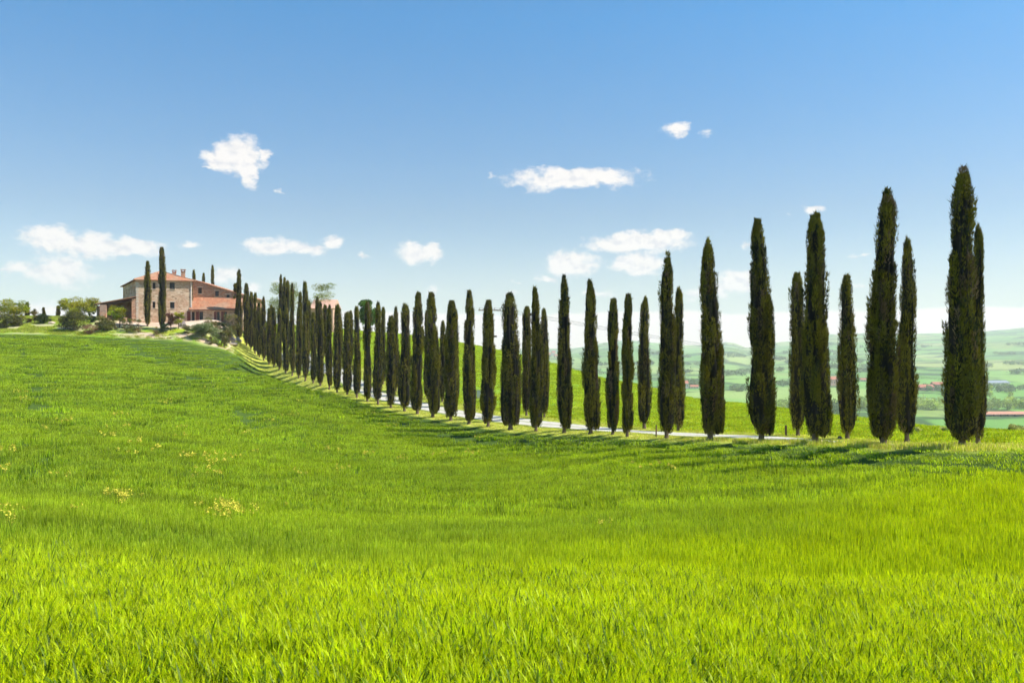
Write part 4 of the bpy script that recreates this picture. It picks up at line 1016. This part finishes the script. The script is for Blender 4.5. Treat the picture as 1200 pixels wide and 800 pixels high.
for (y0, y1, sp, pr_) in ((1.5, 15, .245, near_p), (14.3, 30, .45, mid_p), (29, 62, .9, mid2_p), (60, 165, 1.6, far_p)):
    X, Y = grid_pts(y0, y1, sp, .74, 6. if y0 < 20 else 8.); k = Y < Yedge(X, Y)-.1*sp-.05; X, Y = X[k], Y[k]
    if y0 > 28:      # wheel tracks left by the tractor, parallel to the drive
        ro2 = -row_off(X, Y); dist = np.minimum(np.abs((ro2+4) % 19-8.6), np.abs((ro2+4) % 19-10.4)); X, Y = X[dist > .28*sp**.5+.1], Y[dist > .28*sp**.5+.1]
    Z = H(X, Y); hn = .78+.44*fbm(X/5., Y/3., 0, 61)
    s_ = hn*rng.uniform(.75, 1.2, len(X)); s_ = s_*(.24+.76*sm(Yedge(X, Y)-Y, 0, 9))*(.86 if y0 < 14 else 1.); sets.append((X, Y, Z, s_, pr_))
for k, (X, Y, Z, s_, pr_) in enumerate(sets):
    nm = ['barley_foreground', 'barley_slope', 'barley_hollow', 'barley_far_slope'][k]
    lb = ['tall yellow-green barley filling the foreground', 'green barley on the slope just beyond the foreground', 'green barley in the hollow before the cypresses', 'smooth green barley field rising to the farmhouse'][k]
    instancer(nm, np.stack([X, Y, Z], 1), rng.random(len(X))*6.28, np.stack([np.ones(len(X)), np.ones(len(X)), s_], 1), pr_, lb, 'barley')
# meadow behind the drive and verges
MC = [(.38, .50, .02), (.46, .54, .02), (.30, .42, .02), (.56, .56, .03)]
gp = [tuft_mid(780+k, .9, 130, .03, .08, .24, GRASS, MC, False) for k in range(4)]
vp = [tuft_mid(790+k, .5, 90, .014, .05, .16, GRASS, [(.50, .56, .06), (.62, .58, .16), (.44, .54, .05), (.68, .60, .26)], False) for k in range(4)]
X, Y = grid_pts(38, 215, 1.15, .72); ed = Y-Yedge(X, Y); ro_ = row_off(X, Y); u_ = X/Y; Yc_ = np.interp(u_, _cu, _cY)
k = (ed > .2) & (Y < Yc_+12) & (ro_ > 8.5) & (u_ > -.33); X, Y = X[k], Y[k]
instancer('meadow_grass', np.stack([X, Y, H(X, Y)], 1), rng.random(len(X))*6.28, np.stack([np.ones(len(X))]*2+[rng.uniform(.7, 1.3, len(X))], 1), gp, 'bright short meadow grass rising beyond the drive', 'grass')
X, Y = grid_pts(30, 190, .55, .72); ed = Y-Yedge(X, Y); ro_ = row_off(X, Y); u_ = X/Y
k = (ed > .1) & (((ro_ < 2.5) & (ro_ > -14)) | ((ro_ > 6.1) & (ro_ < 9))) & (u_ > -.36) & (rng.random(len(X)) < .8); X, Y = X[k], Y[k]
instancer('verge_grass', np.stack([X, Y, H(X, Y)], 1), rng.random(len(X))*6.28, np.stack([np.ones(len(X))]*2+[rng.uniform(.6, 1.3, len(X))*(1+1.6*sm(X/Y, .12, .35)*(row_off(X, Y) < 1.2))], 1), vp, 'dry yellowish short grass on the verges under the cypresses', 'grass')
X, Y = grid_pts(140, 200, .6, .80); ed = Y-Yedge(X, Y); u_ = X/Y
bb = fbm(X/6., Y/3., 0, 51); k = (ed > .3) & (u_ < -.34) & (bb < .56) & ((X < -84) | (Y < 163.5)) & ((X < -84) | (rng.random(len(X)) < .35)); X, Y = X[k], Y[k]
instancer('garden_grass', np.stack([X, Y, H(X, Y)], 1), rng.random(len(X))*6.28, np.stack([np.ones(len(X))]*2+[rng.uniform(.6, 1.6, len(X))], 1), vp[:2]and[tuft_mid(800+k, .6, 80, .025, .08, .3, GRASS, [(.42, .50, .05), (.34, .44, .05), (.52, .48, .12)], False) for k in range(3)], 'rough yellow-green grass on the garden bank', 'grass')
# yellow wild flowers
YEL = foliage_mat('yellow_petals', .3, .6, .1, var=.05, tt=(1, 1, 1))
fl = []
r_ = np.random.default_rng(77)
def patch(px, py, sx, sy, n, hs=(.55, .74)):
    for k in range(n):
        a, b = r_.normal(0, .5, 2); q = hit(px+a*sx, py+b*sy, 4, 230)
        fl.append((q[0], q[1], q[2], r_.uniform(*hs)))
patch(272, 618, 34, 13, 60); patch(265, 610, 8, 8, 14); patch(145, 600, 18, 8, 26); patch(127, 597, 6, 4, 5); patch(8, 628, 14, 14, 16); patch(92, 617, 5, 4, 4)
patch(770, 556, 30, 4, 9); patch(707, 634, 4, 4, 4); patch(250, 563, 20, 4, 5); patch(352, 561, 10, 4, 4)
for k in range(55):
    patch(r_.uniform(-20, 560), r_.uniform(430, 575), 12, 2.5, int(r_.integers(2, 9)))
fl = np.array(fl); n = len(fl)
Vs, Fs, Cs = [], [], []; b = 0
up = np.array([0, 0, 1.])
lean = r_.normal(0, .04, (n, 3))*[1, 1, 0]
V, Fq = strips(fl[:, :3], up*fl[:, 3:4]+lean, lean, np.array([[.003, 0, 0]])*np.ones((n, 1)), 2, (1, 1, .6)); Vs.append(V); Fs.append(Fq); b = len(V); Cs.append(np.tile([[.15, .25, .05]], (len(V), 1)))
tipf = fl[:, :3]+up*fl[:, 3:4]+lean*2
for q in range(7):
    ps = .026*np.clip(fl[:, 1:2]/22, .7, 2.2); c = tipf+r_.normal(0, .03, (n, 3)); Dv = unit(r_.normal(size=(n, 3))+[0, -.3, .3])*ps*2; S = unit(np.cross(Dv, r_.normal(size=(n, 3))))*ps
    V, Fq = kites(c, Dv, S, .5); Vs.append(V); Fs.append(Fq+b); b += len(V); Cs.append(np.tile([[.80, .70, .08]], (len(V), 1))*np.repeat(.8+.3*r_.random((n, 1)), 4, 0))
tag(link('wild_flowers', np_mesh('wild_flowers', np.concatenate(Vs), np.concatenate(Fs), np.concatenate(Cs), YEL)), 'scattered yellow wild flowers growing through the barley', 'flowers', kind='stuff')

# ------------------------------------------------------------------ air
mb = MB(); mb.box((0, 0, 25), 14200, 14200, 400); haze = mb.build('haze', None); haze['kind'] = 'stuff'; haze['label'] = 'pale blue air between the camera and the far hills'; haze['category'] = 'haze'
m, t = nt('haze'); o = N(t, 'ShaderNodeOutputMaterial'); pv = N(t, 'ShaderNodeVolumePrincipled'); pv.inputs['Color'].default_value = (.95, .93, 1, 1); pv.inputs['Density'].default_value = .00015; pv.inputs['Anisotropy'].default_value = .1
L(t, pv, 0, o, 'Volume'); haze.data.materials.append(m)

# ------------------------------------------------------------------ sky, clouds, sun
SE, SAZ = math.radians(50), math.radians(-4)     # elevation; azimuth counter-clockwise from +X
sdir = Vector((math.cos(SE)*math.cos(SAZ), math.cos(SE)*math.sin(SAZ), math.sin(SE)))
wd = bpy.data.worlds.new('World'); sc.world = wd; wd.use_nodes = True; t = wd.node_tree; t.nodes.clear()
out_ = N(t, 'ShaderNodeOutputWorld'); sky = N(t, 'ShaderNodeTexSky'); sky.sky_type = 'NISHITA'; sky.sun_disc = False
sky.sun_elevation = SE; sky.sun_rotation = math.atan2(sdir.x, sdir.y); sky.altitude = 0; sky.air_density = 1.; sky.dust_density = .35; sky.ozone_density = 2.2
bg = N(t, "ShaderNodeBackground", i_Strength=.107); 
tc = N(t, 'ShaderNodeTexCoord'); sx = N(t, 'ShaderNodeSeparateXYZ'); L(t, tc, 'Generated', sx, 0)
az = math_(t, 'MULTIPLY', math_(t, 'ARCTAN2', (sx, 0), (sx, 1)), 57.2958)
el = math_(t, 'MULTIPLY', math_(t, 'ARCSINE', (sx, 2)), 57.2958)
cb = N(t, 'ShaderNodeCombineXYZ'); t.links.new(az[0].outputs[0], cb.inputs[0]); t.links.new(el[0].outputs[0], cb.inputs[1])
def wnoise(scale, detail, stretch, off=0., rough=.6):
    mp = N(t, 'ShaderNodeMapping'); mp.inputs['Scale'].default_value = (*stretch, 1); mp.inputs['Location'].default_value = (off, off*.7, 0); L(t, cb, 0, mp, 0)
    n = N(t, 'ShaderNodeTexNoise', i_Scale=scale, i_Detail=detail, i_Roughness=rough); L(t, mp, 0, n, 0); return n
wn = wnoise(.9, 6., (.7, 1.2)); vs = N(t, 'ShaderNodeVectorMath', operation='SUBTRACT'); L(t, wn, 'Color', vs, 0); vs.inputs[1].default_value = (.5, .5, .5)
vm = N(t, 'ShaderNodeVectorMath', operation='MULTIPLY_ADD'); L(t, vs, 0, vm, 0); vm.inputs[1].default_value = (1.9, 1.3, 0); L(t, cb, 0, vm, 2)
# px, py, half width, half height, strength
CL = [(281,183,22,17,1),(258,190,18,8,.9),(270,184,20,12,.9),(292,203,9,13,.9),(309,184,10,9,.7),(240,195,9,4,.3),(330,225,14,8,.05),(64,281,32,12,1),(105,288,36,12,1),(150,290,42,9,.95),(222,288,22,6,.4),(70,318,34,15,.9),(20,315,26,8,.5),(12,318,14,6,.5),
 (672,209,62,9,1),(650,212,36,10,.9),(710,210,30,7,.8),(640,210,30,4,.6),(793,151,20,8,.65),(826,155,14,9,.2),(574,206,12,8,.05),(492,297,22,10,1),(505,293,14,7,.8),(428,299,9,4,.5),(318,289,32,10,.8),(345,291,36,7,.7),(390,284,15,10,.6),(372,292,18,7,.5),
 (667,309,25,11,1.1),(750,284,48,9,1),(725,290,32,8,.9),(785,275,22,6,.9),(748,308,28,10,1),(642,327,16,4,.7),(605,331,12,4,.1),(862,331,26,11,.9),(840,338,22,8,.8),(955,245,16,5,.6),(1002,300,18,7,.3),(875,288,10,6,.35),(925,250,10,4,.1),(815,345,26,8,.5),(700,345,30,6,.4),
 (265,323,20,10,.75),(295,340,26,12,.4),(330,330,22,10,.15),(50,358,40,12,.3),(505,340,14,10,.3),(105,356,28,10,.3),(1010,298,16,5,.3),(600,345,20,5,.2),(1005,335,26,7,.2),(35,310,28,7,.2)]
acc = None
for px, py, hx, hy, st in CL:
    u, v = (px-CX)/F, (CY-py)/F; a_, e_ = math.degrees(math.atan(u)), math.degrees(math.atan(v/math.hypot(1, u)))
    cx_ = math.degrees(hx/F)*math.cos(math.radians(a_))**2*1.32; cy_ = math.degrees(hy/F)*math.cos(math.radians(a_))*1.45
    s1 = N(t, 'ShaderNodeVectorMath', operation='SUBTRACT'); L(t, vm, 0, s1, 0); s1.inputs[1].default_value = (a_, e_, 0)
    s2 = N(t, 'ShaderNodeVectorMath', operation='MULTIPLY'); L(t, s1, 0, s2, 0); s2.inputs[1].default_value = (1/cx_, 1/cy_, 0)
    s3 = N(t, 'ShaderNodeVectorMath', operation='LENGTH'); L(t, s2, 0, s3, 0)
    mi = math_(t, 'SUBTRACT', .24+.83*st, (s3, 1))
    acc = mi if acc is None else math_(t, 'MAXIMUM', acc, mi)
fine = wnoise(1.15, 7., (.9, 1.25), 7., .56)
dens = math_(t, 'ADD', acc, math_(t, 'MULTIPLY', math_(t, 'SUBTRACT', (fine, 0), .5), 1.15))
alpha = maprange(t, dens, -.07, .54)
# cloud bank along the horizon
bn = wnoise(.35, 6., (.3, 1.4), 3.)
top = math_(t, 'ADD', math_(t, 'MULTIPLY', (bn, 0), 1.3), 1.45)
bank = maprange(t, math_(t, 'SUBTRACT', el, top), -.22, .16, .95, 0.)
bank2 = maprange(t, el, 1.5, 9., .16, 0.)
bank = math_(t, 'MAXIMUM', bank, bank2)
fine2 = wnoise(1.15, 7., (.9, 1.25), 7., .56); fm = fine2.inputs[0].links[0].from_node; fm.inputs['Location'].default_value = (6.82, 4.9-.38, 0)
relief = math_(t, 'ADD', math_(t, 'MULTIPLY', math_(t, 'SUBTRACT', (fine, 0), (fine2, 0)), 1.0), .5)
cloudc = mixc(t, maprange(t, relief, .28, .56), (.80, .80, .84), (1, .965, .945))  # lit and shaded cloud sides painted in from the noise slope
bgc = N(t, 'ShaderNodeBackground', i_Strength=.66); t.links.new(cloudc[0].outputs[2], bgc.inputs[0])
bgb = N(t, 'ShaderNodeBackground', i_Strength=.82); bgb.inputs[0].default_value = (1, .83, .755, 1)
skt = mixc(t, maprange(t, el, 9., 22., 0, 1, False), (.69, .75, .79), (.40, .88, 1.09)); mul = mixc(t, 1., (sky, 0), skt, 'MULTIPLY'); t.links.new(mul[0].outputs[2], bg.inputs[0])
m1 = N(t, 'ShaderNodeMixShader'); t.links.new(bank[0].outputs[0], m1.inputs[0]); L(t, bg, 0, m1, 1); L(t, bgb, 0, m1, 2)
m2 = N(t, 'ShaderNodeMixShader'); t.links.new(alpha[0].outputs[0], m2.inputs[0]); L(t, m1, 0, m2, 1); L(t, bgc, 0, m2, 2)
L(t, m2, 0, out_, 0)
sl_ = bpy.data.lights.new('sun', 'SUN'); sl_.energy = 4.9; sl_.angle = math.radians(.5); sl_.color = (1, .95, .87)
so = bpy.data.objects.new('sun', sl_); COL.objects.link(so); so.rotation_euler = (-sdir).to_track_quat('-Z', 'Y').to_euler(); so.location = (50, -30, 80)

cam = bpy.data.cameras.new('camera'); co_ = bpy.data.objects.new('camera', cam); COL.objects.link(co_)
co_.location = (0, 0, CZ); co_.rotation_euler = (PI/2, 0, 0); cam.lens = 28; cam.sensor_width = 36; cam.clip_start = .1; cam.clip_end = 30000
cam.dof.use_dof = True; cam.dof.focus_distance = 45; cam.dof.aperture_fstop = 9
sc.camera = co_
vs_ = sc.view_settings; vs_.view_transform = 'Standard'; vs_.look = 'None'; vs_.exposure = 0.62; vs_.gamma = 1
cy = sc.cycles; sc.render.engine = 'CYCLES'; cy.use_denoising = True; cy.max_bounces = 6; cy.diffuse_bounces = 2; cy.glossy_bounces = 2; cy.transmission_bounces = 4; cy.volume_bounces = 2; cy.transparent_max_bounces = 8
cy.use_adaptive_sampling = True; cy.adaptive_threshold = .045; cy.sample_clamp_indirect = 6; cy.caustics_reflective = False; cy.caustics_refractive = False
